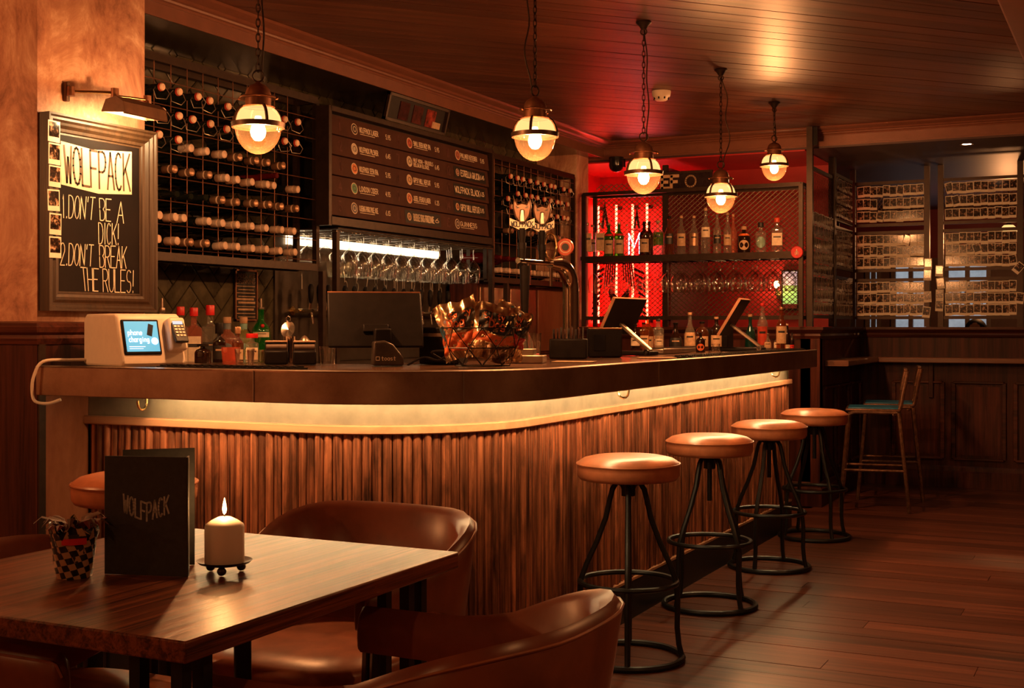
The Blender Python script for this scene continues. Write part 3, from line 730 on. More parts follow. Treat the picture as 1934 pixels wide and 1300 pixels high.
def hang(t, top, cordside=1, slack=.02):
    "chain, cord and ceiling hook from the loop up to the ceiling (lengths differ from lamp to lamp)"
    ch = MB(); z = .180; i = 0; LK = .030
    while z < top - .05:
        a = math.pi/2 * (i % 2) + .3
        pts = [(.0065*math.sin(w)*math.cos(a), .0065*math.sin(w)*math.sin(a), z + .012 + .016*math.cos(w)) for w in [2*math.pi*k/10 for k in range(10)]]
        ch.tube(pts, .0022, 5, True); z += LK*.82; i += 1
    ch.build('chain', m_chain, t)
    cd = [(cordside*(.012 + slack*math.sin(math.pi*s)**2 * (1 + .6*math.sin(9*s)) - .012*s), .004, .150 + (top - .165)*s) for s in [k/18 for k in range(19)]]
    MB().tube(cd, .0032, 6).build('cord', m_chain, t)
    MB().lathe([(1e-4, top), (.034, top), (.036, top-.006), (.024, top-.016), (.012, top-.034), (1e-4, top-.036)], 16).tube([(.014*math.sin(w), 0, top - .046 + .014*math.cos(w)) for w in [2*math.pi*k/12 for k in range(12)]], .003, 6, True).build('ceiling_hook', m_chain, t)
pend = make_pendant()
lamps = [((-2.62, 3.41), 1.89, .4, 1, .012, 'copper and opal globe pendant in front of the wine rack beside the chalkboard'),
         ((-2.00, 4.25), 1.93, 1.2, -1, .05, 'globe pendant with loose side cord hanging near the drinks menu board'),
         ((-2.00, 5.40), 1.915, .2, 1, .018, 'globe pendant over the bar in front of the red neon alcove'),
         ((-2.00, 6.58), 1.924, .5, 1, .05, 'low globe pendant over the bar just above the shelf of tall bottles'),
         ((-2.00, 7.69), 2.212, .9, 1, .006, 'short-chained globe pendant near the photo partition end of the bar')]
for i, ((x, y), z, rz, cs, sl, lb) in enumerate(lamps):
    o = pend if i == 0 else copy_tree(pend)
    o.location = (x, y, z); o.rotation_euler = (0, 0, rz); o['label'] = lb; o['group'] = 'globe pendants over the bar'
P0 = [o for o in col.objects if o.get('group') == 'globe pendants over the bar']
for o, L in zip(P0, lamps): hang(o, ZC - .013 - L[1], L[3], L[4])
# unseen pendants added beyond the frame for warm fill; the first lights the pier
for (x, y, z, p) in ((-4.0, 1.9, 2.0, 1.25), (-1.2, -.6, 2.0, .35), (.5, 1.8, 2.0, .28), (.6, 4.6, 2.0, .50), (-4.3, -.9, 2.0, .5)):
    o = copy_tree(pend); o.location = (x, y, z); o.rotation_euler = (0, 0, x)
    o['label'] = 'unseen globe pendant added beyond the frame for warm fill light'; o['group'] = 'unseen globe pendants added for fill light'
    for c in list(o.children):
        if c.name.startswith(('chain', 'cord', 'ceiling_hook')): bpy.data.objects.remove(c)
        elif c.type == 'LIGHT':
            c.data = c.data.copy(); c.data.energy = P_FILL * p
    hang(o, ZC - .013 - z, 1, .02)
# ================================================================== WINE RACKS
XR = -3.72
def rack(name, label, y0, y1, z0, z1, wy, wz, shelf=True):
    t = thing(name, label, 'wine rack', (XR, (y0+y1)/2, z0))
    for (y, x) in ((y1, XR), (y1, XR - .12), (y0, XR), (y0, XR - .12)):
        MB().box(x - .013, x + .013, y - .013, y + .013, z0, z1).build('post', m_iron, t, world=True)
    for z in (z0, z1):
        for x in (XR, XR - .12):
            MB().box(x - .014, x + .014, y0, y1, z - .018, z + .018).build('frame_bar', m_iron, t, world=True)
        MB().box(XR - .12, XR, y1 - .012, y1 + .012, z - .014, z + .014).build('end_bar', m_iron, t, world=True)
    MB().box(XR - .12, XR, y0, y1, z0 - .006, z0 + .004).build('base_plate', m_iron, t, world=True)
    for y in wy:
        for x in (XR + .004,): MB().cyl((x, y, z0), (x, y, z1), .0022, n=6).build('upright_wire', m_wire, t, world=True)
    for z in wz:
        for x in (XR + .009,): MB().cyl((x, y0, z), (x, y1, z), .0022, n=6).build('cross_wire', m_wire, t, world=True)
    return t
rack('wine_rack', 'large wire wine rack beside the chalkboard pier, full of bottles', 3.79, 5.31, 1.52, 2.36, [4.13 + .104*k for k in range(-3, 10)], [1.555 + .1015*k for k in range(8)])
rack('wine_rack', 'smaller wire wine rack between the drinks menu and the red alcove', 7.17, 8.56, 1.525, 2.32, [7.28 + .11*k for k in range(12)], [1.56 + .1015*k for k in range(8)])
# long posts from the racks down to the back counter
for (y, x, z1) in ((5.315, -3.685, 1.50), (5.40, -3.66, 1.715), (7.13, -3.66, 1.715), (7.40, -3.69, 1.505)):
    tag(MB().box(x - .014, x + .014, y - .014, y + .014, 1.032, z1).build('shelf_upright', m_iron), 'dark steel upright between back counter and racks, %s' %
        {5.315: 'under the big wine rack end', 5.40: 'at the chalkboard-side end of the menu board', 7.13: 'at the alcove-side end of the menu board', 7.40: 'under the smaller wine rack'}[y], 'upright')
def wine_bottle(kind):
    t = thing('wine_bottle', '', 'bottle')
    R = RY(math.pi/2)
    body = {'dark': m_bottle_dk, 'rose': m_bottle_red}.get(kind, m_bottle_dk)
    if kind == 'swing':
        MB().lathe([(.0125, -.012), (.013, -.06), (.016, -.08), (.027, -.115), (.030, -.14), (.030, -.25), (.027, -.256), (1e-4, -.256)], 14, R).build('bottle_body', body, t)
        MB().lathe([(1e-4, -.003), (.013, -.003), (.0150, -.004), (.0155, -.012), (.013, -.014)], 14, R).build('cap_rim', m_capred, t)
        MB().lathe([(1e-4, .002), (.0115, .002), (.0135, -.001), (.0140, -.0035)], 14, R).build('cap', m_capcream, t)
        a = random.uniform(-.5, .5)
        MB().tube([(-.02, .016, 0), (-.004, .022, -.002), (.004, .03, -.022), (-.006, .024, -.042), (-.024, -.01, -.040), (-.03, -.016, -.01), (-.02, -.016, 0)], .0016, 5).build('swing_wire', m_steel, t)
    else:
        MB().lathe([(.0135, -.05), (.014, -.085), (.017, -.10), (.028, -.135), (.031, -.16), (.031, -.280), (.028, -.287), (1e-4, -.292)], 14, R).build('bottle_body', body, t)
        m = m_capsule2 if kind == 'foil' else m_capsule
        MB().lathe([(1e-4, .0), (.0120, .0), (.0150, -.002), (.0155, -.016), (.0150, -.018), (.0155, -.02), (.0158, -.056), (.0138, -.058)], 14, R).build('capsule', m, t, ang=50)
        MB().lathe([(.0160, -.019), (.0165, -.021), (.0165, -.024), (.0160, -.026)], 14, R).build('foil_ring', m_capcream, t)
    return t
protos = {}
ORD = ('top', 'second', 'third', 'fourth', 'fifth', 'sixth', 'seventh', 'eighth', 'bottom')
def put_bottle(kind, p, label, group):
    label = label + ', ' + ORD[min(8, max(0, round((2.31 - p.z) / .1015)))] + ' row'
    def clear(c, c0, step, gap=.0225):
        k = round((c - c0) / step) * step + c0; return c if abs(c - k) >= gap else k + (gap if c >= k else -gap)
    p = Vector(p); big = 'big' in group
    p.y = clear(p.y, 4.13 if big else 7.28, .104 if big else .11); p.z = clear(p.z, 1.555 if big else 1.56, .1015)
    if kind not in protos: o = protos[kind] = wine_bottle(kind)
    else: o = copy_tree(protos[kind])
    o.scale = (1.15, 1.15, 1.15); o.location = p; o.rotation_euler = (random.uniform(-.3, .3), random.uniform(-.05, .05), random.uniform(-.06, .06))
    tag(o, label, 'bottle', group)
A5 = lambda x, y: (280 + x/5.418, 80 + y/5.418)
B5 = lambda x, y: (280 + x/5.688, 300 + y/5.688)
XT = -3.62
LS = 'swing-top bottle with red-rimmed cream cap in the big wine rack'
LF = 'wine bottle with copper foil neck lying in the big wine rack'
LC = 'wine bottle with cream capsule in the big wine rack'
LD = 'unsealed dark wine bottle lying in the middle row of the big wine rack'
G1 = 'bottles lying in the big wine rack'
for x, y in ((150,455),(328,505),(525,555),(645,597),(830,655),(1010,700),(1190,745),(158,705),(330,752),(470,787),(653,833),(818,887),(1410,788),(1545,815),(1410,1010),(1530,1030),(125,943),(325,995),(1180,975)):
    put_bottle('swing', PX(*A5(x, y), XT), LS, G1)
for x, y in ((440,1095),(610,1130),(785,1165)): put_bottle('cream', PX(*A5(x, y), XT), LC, G1)
for x, y in ((945,1175),(1115,1210),(1235,1230),(1390,1260)): put_bottle('foil', PX(*A5(x, y), XT), LF, G1)
for x, y in ((258,118),(475,152),(668,188),(795,455),(960,478),(1165,478),(1315,490),(1440,512),(1605,535),(440,895),(612,905)): put_bottle('foil', PX(*B5(x, y), XT), LF, G1)
for x, y in ((855,222),(955,238),(1110,262),(1290,292),(1388,307),(1615,350),(130,605),(300,625),(430,640),(660,672),(800,690),(950,712),(1105,722),(1275,745),(1445,765),(1575,778),(318,882),(835,932),(970,945),(1130,962),(1280,972),(1425,988),(1585,1003),(118,860)):
    put_bottle('cream', PX(*B5(x, y), XT), LC, G1)
def bare(p, label, group, mat):
    o = MB().lathe([(1e-4, 0), (.0125, 0), (.0145, -.004), (.0135, -.014), (.014, -.085), (.033, -.135), (.037, -.16), (.037, -.285), (1e-4, -.292)], 14, RY(math.pi/2)).build('wine_bottle', mat)
    o.location = p; tag(o, label, 'bottle', group)
for x, y in ((315,378),(465,405),(625,415)): bare(PX(*B5(x, y), XT), LD, G1, m_bottle_dk)
bare(PX(*B5(1385, 180), XT - .06), 'red-tinted rose wine bottle lying in the big wine rack', G1, m_bottle_red)
C3 = lambda x, y: (560 + x/3.0947, 140 + y/3.0947)
D5 = lambda x, y: (930 + x/5.0, 370 + y/5.0)
G2 = 'bottles lying in the smaller wine rack'
LS2 = 'bottle with small cream cap in the smaller wine rack'
LC2 = 'wine bottle with cream capsule in the smaller wine rack'
LF2 = 'wine bottle with foil neck in the smaller wine rack'
for x, y in ((1258,600),(1298,612),(1328,620),(1370,632),(1408,645),(1447,655),(1484,660),(1522,668),(1562,678),(1602,685),(1238,715),(1300,705),(1345,715),(1380,728),(1412,735),(1455,742),(1488,748),(1525,757),(1555,765),(1590,770),(1262,775),(1490,830),(1530,838),(1565,845),(1590,850)):
    put_bottle('swing', PX(*C3(x, y), XT), LS2, G2)
for x, y in ((195,300),(385,340),(520,355),(570,365),(630,370),(680,380)): put_bottle('foil', PX(*D5(x, y), XT), LF2, G2)
for x, y in ((90,725),(170,730),(255,738),(320,742),(410,750),(475,755),(540,762),(605,768),(668,775)): put_bottle('cream', PX(*D5(x, y), XT), LC2, G2)
for x, y in ((85,580),(160,590),(225,600)): bare(PX(*D5(x, y), XT), 'red rose wine bottle lying in the smaller wine rack', G2, m_bottle_red)

# ================================================================== DRINKS MENU BOARD
XM = -3.65
y0, y1 = 5.30, 7.07
menu = thing('drinks_menu', 'dark drinks menu board of five long rows with round beer badges', 'menu board', (XM, (y0+y1)/2, 1.75))
MB().box(XM - .05, XM - .03, y0, y1, 1.75, 2.31).build('backboard', m_menu_black, menu, world=True)
for (a, b, c, d) in ((y0 - .02, y0 + .005, 1.73, 2.33), (y1 - .005, y1 + .02, 1.73, 2.33), (y0, y1, 2.305, 2.33), (y0, y1, 1.735, 1.775)):
    MB().box(XM - .05, XM + .03, a, b, c, d).build('frame_bar', m_iron, menu, world=True)
rows = [
 [('1', 'WOLFPACK LAGER', '5.95', (.05,.04,.035), 0), ('6', 'SMALL BEER HAZY IPA', '5.95', (.55,.10,.06), 0), ('11', 'PAULANER WEISSBIER', '5.95', (.45,.12,.07), 0)],
 [('2', 'WOLFPACK PILSNER', '6.45', (.62,.55,.45), 0), ('7', 'HALF MOON - BRUSSELS', '6.45', (.60,.48,.34), 2), ('12', 'ESTRELLA GALICIA', '6.45', (.22,.06,.04), 1)],
 [('3', 'WOLFPACK SESH IPA', '5.95', (.75,.24,.10), 0), ('8', 'GIPSY HILL HEPCAT', '5.95', (.62,.40,.22), 0), ('13', 'WOLFPACK BLACK', '6.25', None, 1)],
 [('4', 'LONDON CIDER', '4.95', (.12,.32,.20), 0), ('9', 'JUBEL PEACH LAGER', '6.25', (.70,.22,.10), 0), ('14', 'GIPSY HILL HEPCAT', '5.95', (.50,.20,.08), 1)],
 [('5', 'QUEENS PARK PALE ALE', '6.15', (.12,.11,.13), 0), ('10', 'BUBBLE BROS FRIZZANTE', '6', (.55,.35,.2), 1), ('15', 'GUINNESS', '', (.06,.03,.03), 0)],
]
ycol = [(UX(638, XM, 0).y, UX(667, XM, 0).y, UX(677, XM, 0).y, UX(712, XM, 0).y, UX(726, XM, 0).y, UX(735, XM, 0).y),
        (UX(748, XM, 0).y, UX(771, XM, 0).y, UX(779, XM, 0).y, UX(811, XM, 0).y, UX(819, XM, 0).y, UX(827, XM, 0).y),
        (UX(842, XM, 0).y, UX(862, XM, 0).y, UX(868, XM, 0).y, UX(899, XM, 0).y, UX(905, XM, 0).y, UX(912, XM, 0).y)]
tilt = math.radians(7)
for i, row in enumerate(rows):
    zc = 2.245 - .1025 * i
    rp = MB().box(-.006, .006, -(y1-y0)/2 + .012, (y1-y0)/2 - .012, -.050, .050).build('row_panel', m_menu_board, menu, bevel=.002)
    rp.location = (0, 0, zc - 1.75); rp.rotation_euler = (0, -tilt, 0)
    L = lambda mb: mb.tr(face_x((.0068, -(y0+y1)/2, 0)))          # row lettering: local x is world Y
    for j, (num, name, price, badge, blk) in enumerate(row):
        a = ycol[j]
        if blk == 1: L(rectmb(a[1] - .045, a[5] + .02, -.036, .036, .0004)).build('black_card', m_menu_black, rp)
        L(lettering(num, .05, .5, .15, .16).tr(T(a[0], 0, -.025))).build('numeral', m_dimtext, rp)
        if badge:
            bm = plain('beer_badge_%d_%d' % (i, j), badge, .5, 0, .35, 60)
            r = .030 if blk != 1 else .022
            L(discmb(r * 1.0, 20, .0012, a[1], 0)).build('badge_rim', m_text, rp)
            L(discmb(r * .86, 20, .0020, a[1], 0)).build('badge', bm, rp)
            q = MB(); stroke(q, arc(a[1], 0, r*.45, r*.45, 0, 360, 10), .004, .0028); L(q).build('badge_mark', m_text if sum(badge) < .6 else m_inkbrown, rp)
        x0 = a[2] + (.0 if badge else -.07)
        if blk == 1: L(lettering(name, .036, fit=a[4] - x0 - .01, weight=.17).tr(T(x0, -.0014, -.018))).build('beer_name', m_text, rp)
        elif blk == 2:
            L(lettering(name, .020, fit=a[4] - x0 - .015, weight=.2).tr(T(x0, 0, .004))).build('beer_name', m_text, rp)
            L(lettering('BELGIUM BLONDE', .020, fit=(a[4] - x0)*.72, weight=.2).tr(T(x0, 0, -.022))).build('beer_name', m_text, rp)
        else:
            L(lettering(name, .026, fit=(a[3] - x0), weight=.19).tr(T(x0, 0, -.009))).build('beer_name', m_text, rp)
            L(rectmb(x0, x0 + (a[3]-x0)*.8, -.0205, -.0175, .001)).build('small_print', m_text, rp)
        if price: L(lettering(price, .024, fit=a[5] - a[4], weight=.19).tr(T(a[4], -.0014, -.012))).build('price', m_text, rp)
# framed dark glass with prints leaning above the menu
pf = thing('framed_prints', 'tilted dark frame with three small red prints above the drinks menu', 'framed prints', (-3.63, UX(783, -3.63, 0).y, 2.336))
hw = (UX(840, -3.63, 0).y - UX(727, -3.63, 0).y) / 2
pf.rotation_euler = (0, math.radians(14), 0)
for a, b, c, d in ((-hw, -hw + .015, 0, .15), (hw - .015, hw, 0, .15), (-hw, hw, .135, .15), (-hw, hw, 0, .015)):
    MB().box(-.012, .012, a, b, c, d).build('frame_side', m_iron, pf)
MB().box(-.010, -.004, -hw, hw, 0, .15).build('dark_glass', plain('dark_mirror_glass', (.012, .007, .007), .5, spec=.2), pf)
for k, c in enumerate(((.04, .006, .006), (.06, .012, .01), (.22, .03, .02))):
    yy = -hw + .14 + k * .145
    MB().box(-.004, .0, yy, yy + .10, .022, .12).build('print', plain('small_red_print_%d' % k, c, .6, 0, .8, 25, spec=.1), pf)
MB().box(-.004, .0, hw - .15, hw - .06, .024, .06).build('print_panel', m_label_tan, pf)

# ================================================================== HANGING GLASSES AND BACK LIGHT
gr = thing('glass_rack', 'steel rack of rails under the menu board that holds the hanging glasses', 'glass rack', (-3.8, 6.2, 1.72))
for y in [UX(u, -3.69, 0).y + s*.021 for u in (661, 688, 711, 735, 759, 784, 808, 830, 853, 874, 895) for s in (-1, 1)] + [UX(u, -3.83, 0).y + s*.021 for u in (582, 612) for s in (-1, 1)]:
    MB().cyl((-3.98, y, 1.7055), (-3.64, y, 1.7055), .0028, n=6).build('rail', m_steel, gr, world=True)
for x in (-3.975, -3.645): MB().cyl((x, 5.40, 1.7125), (x, 7.12, 1.7125), .004, n=6).build('cross_rail', m_steel, gr, world=True)
def make_glass(kind):
    t = thing('wine_glass' if kind != 'coupe' else 'coupe_glass', '', 'glass')
    # hangs upside down: foot at z=0, rim below
    if kind == 'wine': pr = [(.033, 0), (.030, -.003), (.006, -.008), (.0035, -.02), (.0035, -.075), (.008, -.084), (.026, -.10), (.037, -.125), (.039, -.15), (.036, -.18), (.031, -.208)]
    elif kind == 'coupe': pr = [(.032, 0), (.029, -.003), (.006, -.008), (.0035, -.02), (.0035, -.065), (.010, -.075), (.035, -.09), (.050, -.112), (.054, -.145), (.053, -.152)]
    else: pr = [(.036, 0), (.032, -.003), (.006, -.009), (.004, -.02), (.004, -.07), (.010, -.080), (.036, -.10), (.049, -.13), (.050, -.155), (.042, -.195), (.039, -.20)]
    MB().lathe(pr[:4] + pr[4:5], 20).build('stem', m_glass, t, ang=80)
    MB().lathe(pr[4:], 24).build('bowl', m_glass, t, ang=80)
    MB().tube([(pr[-1][0]*math.cos(a), pr[-1][0]*math.sin(a), pr[-1][1]) for a in [2*math.pi*i/24 for i in range(24)]], .0011, 5, True).build('rim', m_glass, t)
    return t
gpro = {k: None for k in ('wine', 'coupe', 'gin')}
def put_glass(kind, p, label, group, s=1.0):
    if gpro[kind] is None: gpro[kind] = o = make_glass(kind)
    else: o = copy_tree(gpro[kind])
    o.location = p; o.rotation_euler = (0, 0, random.uniform(0, 6)); o.scale = (s, s, s); tag(o, label, 'glass', group)
for u in (661, 688, 711, 735, 759, 784, 808, 830, 853, 874, 895):
    y = UX(u, -3.69, 0).y
    for x, w_ in ((-3.69, 'front row'), (-3.785, 'middle row'), (-3.88, 'row next to the light strip')):
        if u == 661 and x < -3.7: continue
        put_glass('wine', (x, y + random.uniform(-.004, .004), 1.716), 'stemmed wine glass hanging under the drinks menu board, ' + w_, 'wine glasses under the menu board, ' + w_, 1.08)
for u in (582, 612):
    y = UX(u, -3.83, 0).y
    for x in (-3.82, -3.94): put_glass('coupe', (x, y, 1.716), 'wide coupe glass hanging upside down near the big wine rack', 'coupe glasses on the glass rack')
bs = thing('back_light', 'glowing warm light strip on the splashback behind the hanging glasses', 'light strip', (-4.0, 6.3, 1.68))
MB().box(-4.012, -3.995, 5.45, 7.05, 1.655, 1.70).build('lit_diffuser', m_backstrip, bs, world=True)
MB().box(-4.02, -3.985, 5.44, 7.06, 1.70, 1.712).build('housing', m_steel, bs, world=True)
MB().box(-3.985, -3.66, 5.42, 7.12, 1.722, 1.730).build('shelf_plate', m_iron, gr, world=True)

# ================================================================== TAP WALL
tw = thing('tap_wall', 'dark metal tap splashback painted with tall pale numerals 1 to 15', 'splashback', (XW, 6.2, .98))
MB().box(XW + .001, XW + .02, 5.36, 7.16, 1.032, 1.735).build('metal_sheet', m_splash, tw, world=True)
for s, u, v in (('1',570,530),('4',635,534),('5',653,534),('6',674,536),('7',692,537),('8',710,538),('9',728,539),('10',747,540),('11',762,541),('12',780,542),('13',797,543),('14',815,544),('15',831,546)):
    p = PX(u, v, XW + .021)
    lettering(s, .086, (.38 if len(s) == 1 else .28), .35, .085, center=True).tr(face_x((XW + .0215, p.y, p.z - .043))).build('numeral', m_numgrey, tw, world=True)
tr_ = thing('tap_rail', 'brass tap pipe with a row of beer taps on the numbered splashback', 'beer taps', (-3.93, 6.2, 1.31))
MB().cyl((-3.93, 5.44, 1.305), (-3.93, 7.05, 1.305), .012, n=12).build('pipe', m_brass, tr_, world=True)
for y in (5.5, 6.25, 7.0): MB().cyl((-4.0095, y, 1.305), (-3.93, y, 1.305), .010, n=10).cyl((-4.0095, y, 1.305), (-4.0, y, 1.305), .024, n=16).build('wall_flange', m_brass, tr_, world=True)
for u in (570, 586, 603, 635, 653, 674, 692, 710, 728, 747, 762, 780, 797, 815, 831, 846, 862):
    y = UX(u, -3.93, 0).y
    if y > 7.04 or y < 5.45: continue
    tp = MB().cyl((-3.95, y, 1.305), (-3.86, y, 1.305), .010, n=10).cyl((-3.87, y, 1.30), (-3.86, y, 1.235), .008, .006, n=10).cyl((-3.88, y, 1.305), (-3.875, y, 1.345), .009, .007, n=10).build('tap', m_chrome, tr_, world=True)
    MB().lathe([(.006, 1.343), (.011, 1.36), (.016, 1.40), (.015, 1.43), (.008, 1.445), (1e-4, 1.447)], 12, T(-3.872, y, 0)).build('tap_handle', m_blackpl, tr_, world=True)
# drinking-age notice on the tiles
ns = thing('notice_sign', 'small dark framed drinking-age notice on the olive tiles', 'sign', (XW + .012, UX(464, XW + .02, 0).y, 1.28))
q = [PX(u, v, XW + .02) for u, v in ((444, 606), (486, 602), (486, 511), (444, 512))]
ya, yb, za, zb = q[0].y, q[1].y, q[0].z, q[2].z
MB().box(XW + .009, XW + .018, ya, yb, za, zb).build('board', m_menu_black, ns, world=True)
for a, b, c, d in ((ya, ya + .008, za, zb), (yb - .008, yb, za, zb), (ya, yb, za, za + .008), (ya, yb, zb - .008, zb)):
    MB().box(XW + .018, XW + .024, a, b, c, d).build('frame_side', m_copper, ns, world=True)
w_ = yb - ya - .03
for k, s in enumerate(('UNDER AGE', 'DRINKING')):
    lettering(s, .020, fit=w_, weight=.17).tr(face_x((XW + .0186, ya + .015, zb - .042 - .027*k))).build('heading', m_label_tan, ns, world=True)
for k in range(11):
    h = .010 if k in (4, 5, 7) else .0035
    rectmb(ya + .015 + .012*(k % 2), yb - .015 - .012*(k % 3 == 1), 0, h).tr(face_x((XW + .0186, 0, zb - .085 - .017*k))).build('small_print', m_label_tan, ns, world=True)
# panel and shelf between the taps and the far corner
cb = thing('wall_cupboard', 'brown wooden cupboard panel under the smaller wine rack', 'cupboard', (-3.9, 7.9, .98))
MB().box(-4.0, -3.80, 7.20, 8.56, 1.032, 1.50).build('body', m_dado, cb, world=True)
for k, (a, b) in enumerate(((7.22, 7.62), (7.66, 8.06), (8.10, 8.54))):
    MB().box(-3.80, -3.785, a, b, 1.05, 1.48).build('door', m_pier if k == 2 else m_foilbr, cb, world=True, bevel=.004)
# plastered end pier beside the red alcove
wall('wall_end_pier', -4.03, -3.70, 8.58, 8.80, 0, 2.488, m_plaster, 'narrow plaster pier at the far end of the back bar')

# ================================================================== CHALKBOARD, PICTURE LIGHT
XF = -3.37
cbd = thing('chalkboard', 'framed chalkboard sign with cream paper strip and chalked house rules on the pier', 'chalkboard', (XP, 3.49, 1.276))
MB().box(XP + .001, XP + .020, 3.26, 3.735, 1.31, 1.935).build('board', m_blackboard, cbd, world=True)
fy0, fy1, fz0, fz1 = 3.226, 3.768, 1.276, 1.967
fpr = [(0, .001), (.050, .001), (.050, .008), (.044, .014), (.044, .022), (.036, .030), (.040, .040), (.030, .050), (.028, .060), (.022, .064), (.022, .070), (0, .070)]   # (proud of wall, inset)
cs = [(fy0, fz0, 1, 1), (fy1, fz0, -1, 1), (fy1, fz1, -1, -1), (fy0, fz1, 1, -1)]
for i in range(4):
    a, b = cs[i], cs[(i+1) % 4]; n = len(fpr)
    vs = [(XP + d, c[0] + c[2]*ins, c[1] + c[3]*ins) for c in (a, b) for d, ins in fpr]
    MB().add(vs, [(j, (j+1) % n, n + (j+1) % n, n + j) for j in range(n)]).build('frame_moulding', m_gilt, cbd, world=True, ang=20)
K = lambda x, y: (60 + x/3.096, 190 + y/3.096)
XC = XP + .0215
def quadtext(s, tl, tr, br, bl, w, mat, parent, name, X, valley=0, gap=.22):
    P = [PX(*K(*c), X) for c in (bl, br, tr, tl)]; P = [(p.y, p.z) for p in P]
    adv = [(.42 if c in "1I!.'" else (.5 if c == ' ' else 1.0)) for c in s]
    tot = sum(adv) + gap * (len(s) - 1); x = 0; mb = MB()
    def bil(a, b):
        f = lambda i: ((1-a)*(1-b)*P[0][i] + a*(1-b)*P[1][i] + a*b*P[2][i] + (1-a)*b*P[3][i])
        return (f(0), f(1) - valley * (1 - abs(2*a - 1)))
    for c, ad in zip(s, adv):
        for pl in GL.get(c, []):
            stroke(mb, [bil((x + px*ad) / tot, pz) for px, pz in pl], w)
        x += ad + gap
    mb.tr(face_x((X, 0, 0))); return mb.build(name, mat, parent, world=True)
strip = [PX(*K(*c), XC) for c in ((172,490),(390,545),(585,550),(585,300),(355,287),(170,236))]
zc = [(p.y, p.z) for p in strip]
MB().add([(XC, y, z) for y, z in zc], [(0, 1, 4, 5), (1, 2, 3, 4)]).build('paper_strip', m_paper, cbd, world=True)
quadtext('WOLFPACK', (188,262), (572,314), (576,530), (196,478), .0082, m_inkbrown, cbd, 'painted_name', XC + .0008, .006)
for s, c in (("1.DON'T", ((178,550),(372,568),(360,697),(180,685))), ('BE', ((395,572),(465,578),(462,707),(400,700))), ('A', ((505,590),(537,592),(537,718),(498,715))),
             ('DICK!', ((390,715),(512,722),(510,845),(392,838))), ("2.DON'T", ((167,832),(362,845),(355,968),(165,962))), ('BREAK', ((395,848),(555,855),(552,982),(398,975))),
             ('THE', ((285,975),(390,985),(388,1115),(300,1112))), ('RULES!', ((415,985),(600,995),(597,1125),(418,1118)))):
    quadtext(s, *c, .0036, m_chalk, cbd, 'chalk_lettering', XC)
def snapshot(p, M, w, h, label, group):
    "instant photo: paper card with picture, drawn in M's local x-z plane"
    t = thing('instant_photo', label, 'photo', p, 0, group); t.matrix_world = M
    return t
_card = {}
def photo(M, w, h, label, group):
    k = (round(w, 4), round(h, 4))
    if k not in _card:
        _card[k] = (MB().box(-w/2, w/2, -.0006, .0006, -h/2, h/2).mesh('instant_photo', m_photo_w, False),
                    rectmb(-w/2*.86, w/2*.86, -h/2*.52, h/2*.86, .0010).mesh('picture', m_pic, False))
    o = bpy.data.objects.new('instant_photo', _card[k][0]); col.objects.link(o); o.matrix_world = M; tag(o, label, 'photo', group)
    c = bpy.data.objects.new('picture', _card[k][1]); col.objects.link(c); c.parent = o
    return o
for i, (x, y) in enumerate(((130,180),(133,312),(135,443),(128,583),(138,722),(137,858))):
    p = PX(*K(x, y), XP + .0525)
    photo(face_x(p) @ RY(random.uniform(-.05, .05)), .054, .074, 'instant photo pinned in a column on the chalkboard frame', 'photos on the chalkboard frame')
# adjustable picture light
pl = thing('picture_light', 'swing-arm brass and bronze picture light above the chalkboard', 'picture light', (XP, 3.30, 2.05))
zl = 2.055
MB().box(XP + .001, XP + .02, 3.335, 3.352, zl - .035, zl + .035).build('wall_plate', m_pan, pl, world=True, bevel=.003)
a, b_, c = Vector((XP + .03, 3.345, zl)), Vector((XP + .13, 3.455, zl + .005)), Vector((XP + .15, 3.60, zl))
MB().cyl(a, b_, .006, n=10).cyl(b_ + Vector((0,0,-.012)), c, .0055, n=10).build('arm', m_brass, pl, world=True)
for p in (a, b_, c): MB().cyl(p + Vector((0, 0, -.016)), p + Vector((0, 0, .016)), .014, n=14).build('knuckle', m_copper, pl, world=True)
MB().cyl(c, (XP + .18, 3.57, zl - .03), .006, n=10).build('stem', m_copper, pl, world=True)
hexs = [(-.055, -.02), (-.035, .022), (.012, .030), (.045, .008), (.052, -.030), (.046, -.034), (.038, .002), (.010, .022), (-.030, .015), (-.049, -.022)]
sxh = XP + .20
MB().prism(hexs, .22, frame((sxh, 3.375, zl - .055), (1, 0, 0), (0, 1, 0), (0, 0, 1))).build('shade', m_pan, pl, world=True, ang=20)
for yy in (3.373, 3.591): MB().prism([(-.055, -.02), (-.035, .022), (.012, .030), (.045, .008), (.052, -.030)], .004, frame((sxh, yy, zl - .055), (1, 0, 0), (0, 1, 0), (0, 0, 1))).build('end_plate', m_pan, pl, world=True)
MB().cyl((sxh, 3.39, zl - .06), (sxh, 3.585, zl - .06), .010, n=10).build('lamp_tube', emit('lit_picture_tube', (1, .72, .38), 6.0), pl, world=True)
ld = bpy.data.lights.new('picture_lamp', 'AREA'); ld.shape = 'RECTANGLE'; ld.size = .24; ld.size_y = .05; ld.energy = P_PICTURE; ld.color = (1, .66, .30)
lo = bpy.data.objects.new('picture_lamp', ld); col.objects.link(lo); lo.parent = pl
lo.location = Vector((sxh - .01, 3.51, zl - .078)) - Vector(pl.location)
lo.rotation_euler = Vector((-1, 0, .05)).to_track_quat('-Z', 'Y').to_euler()
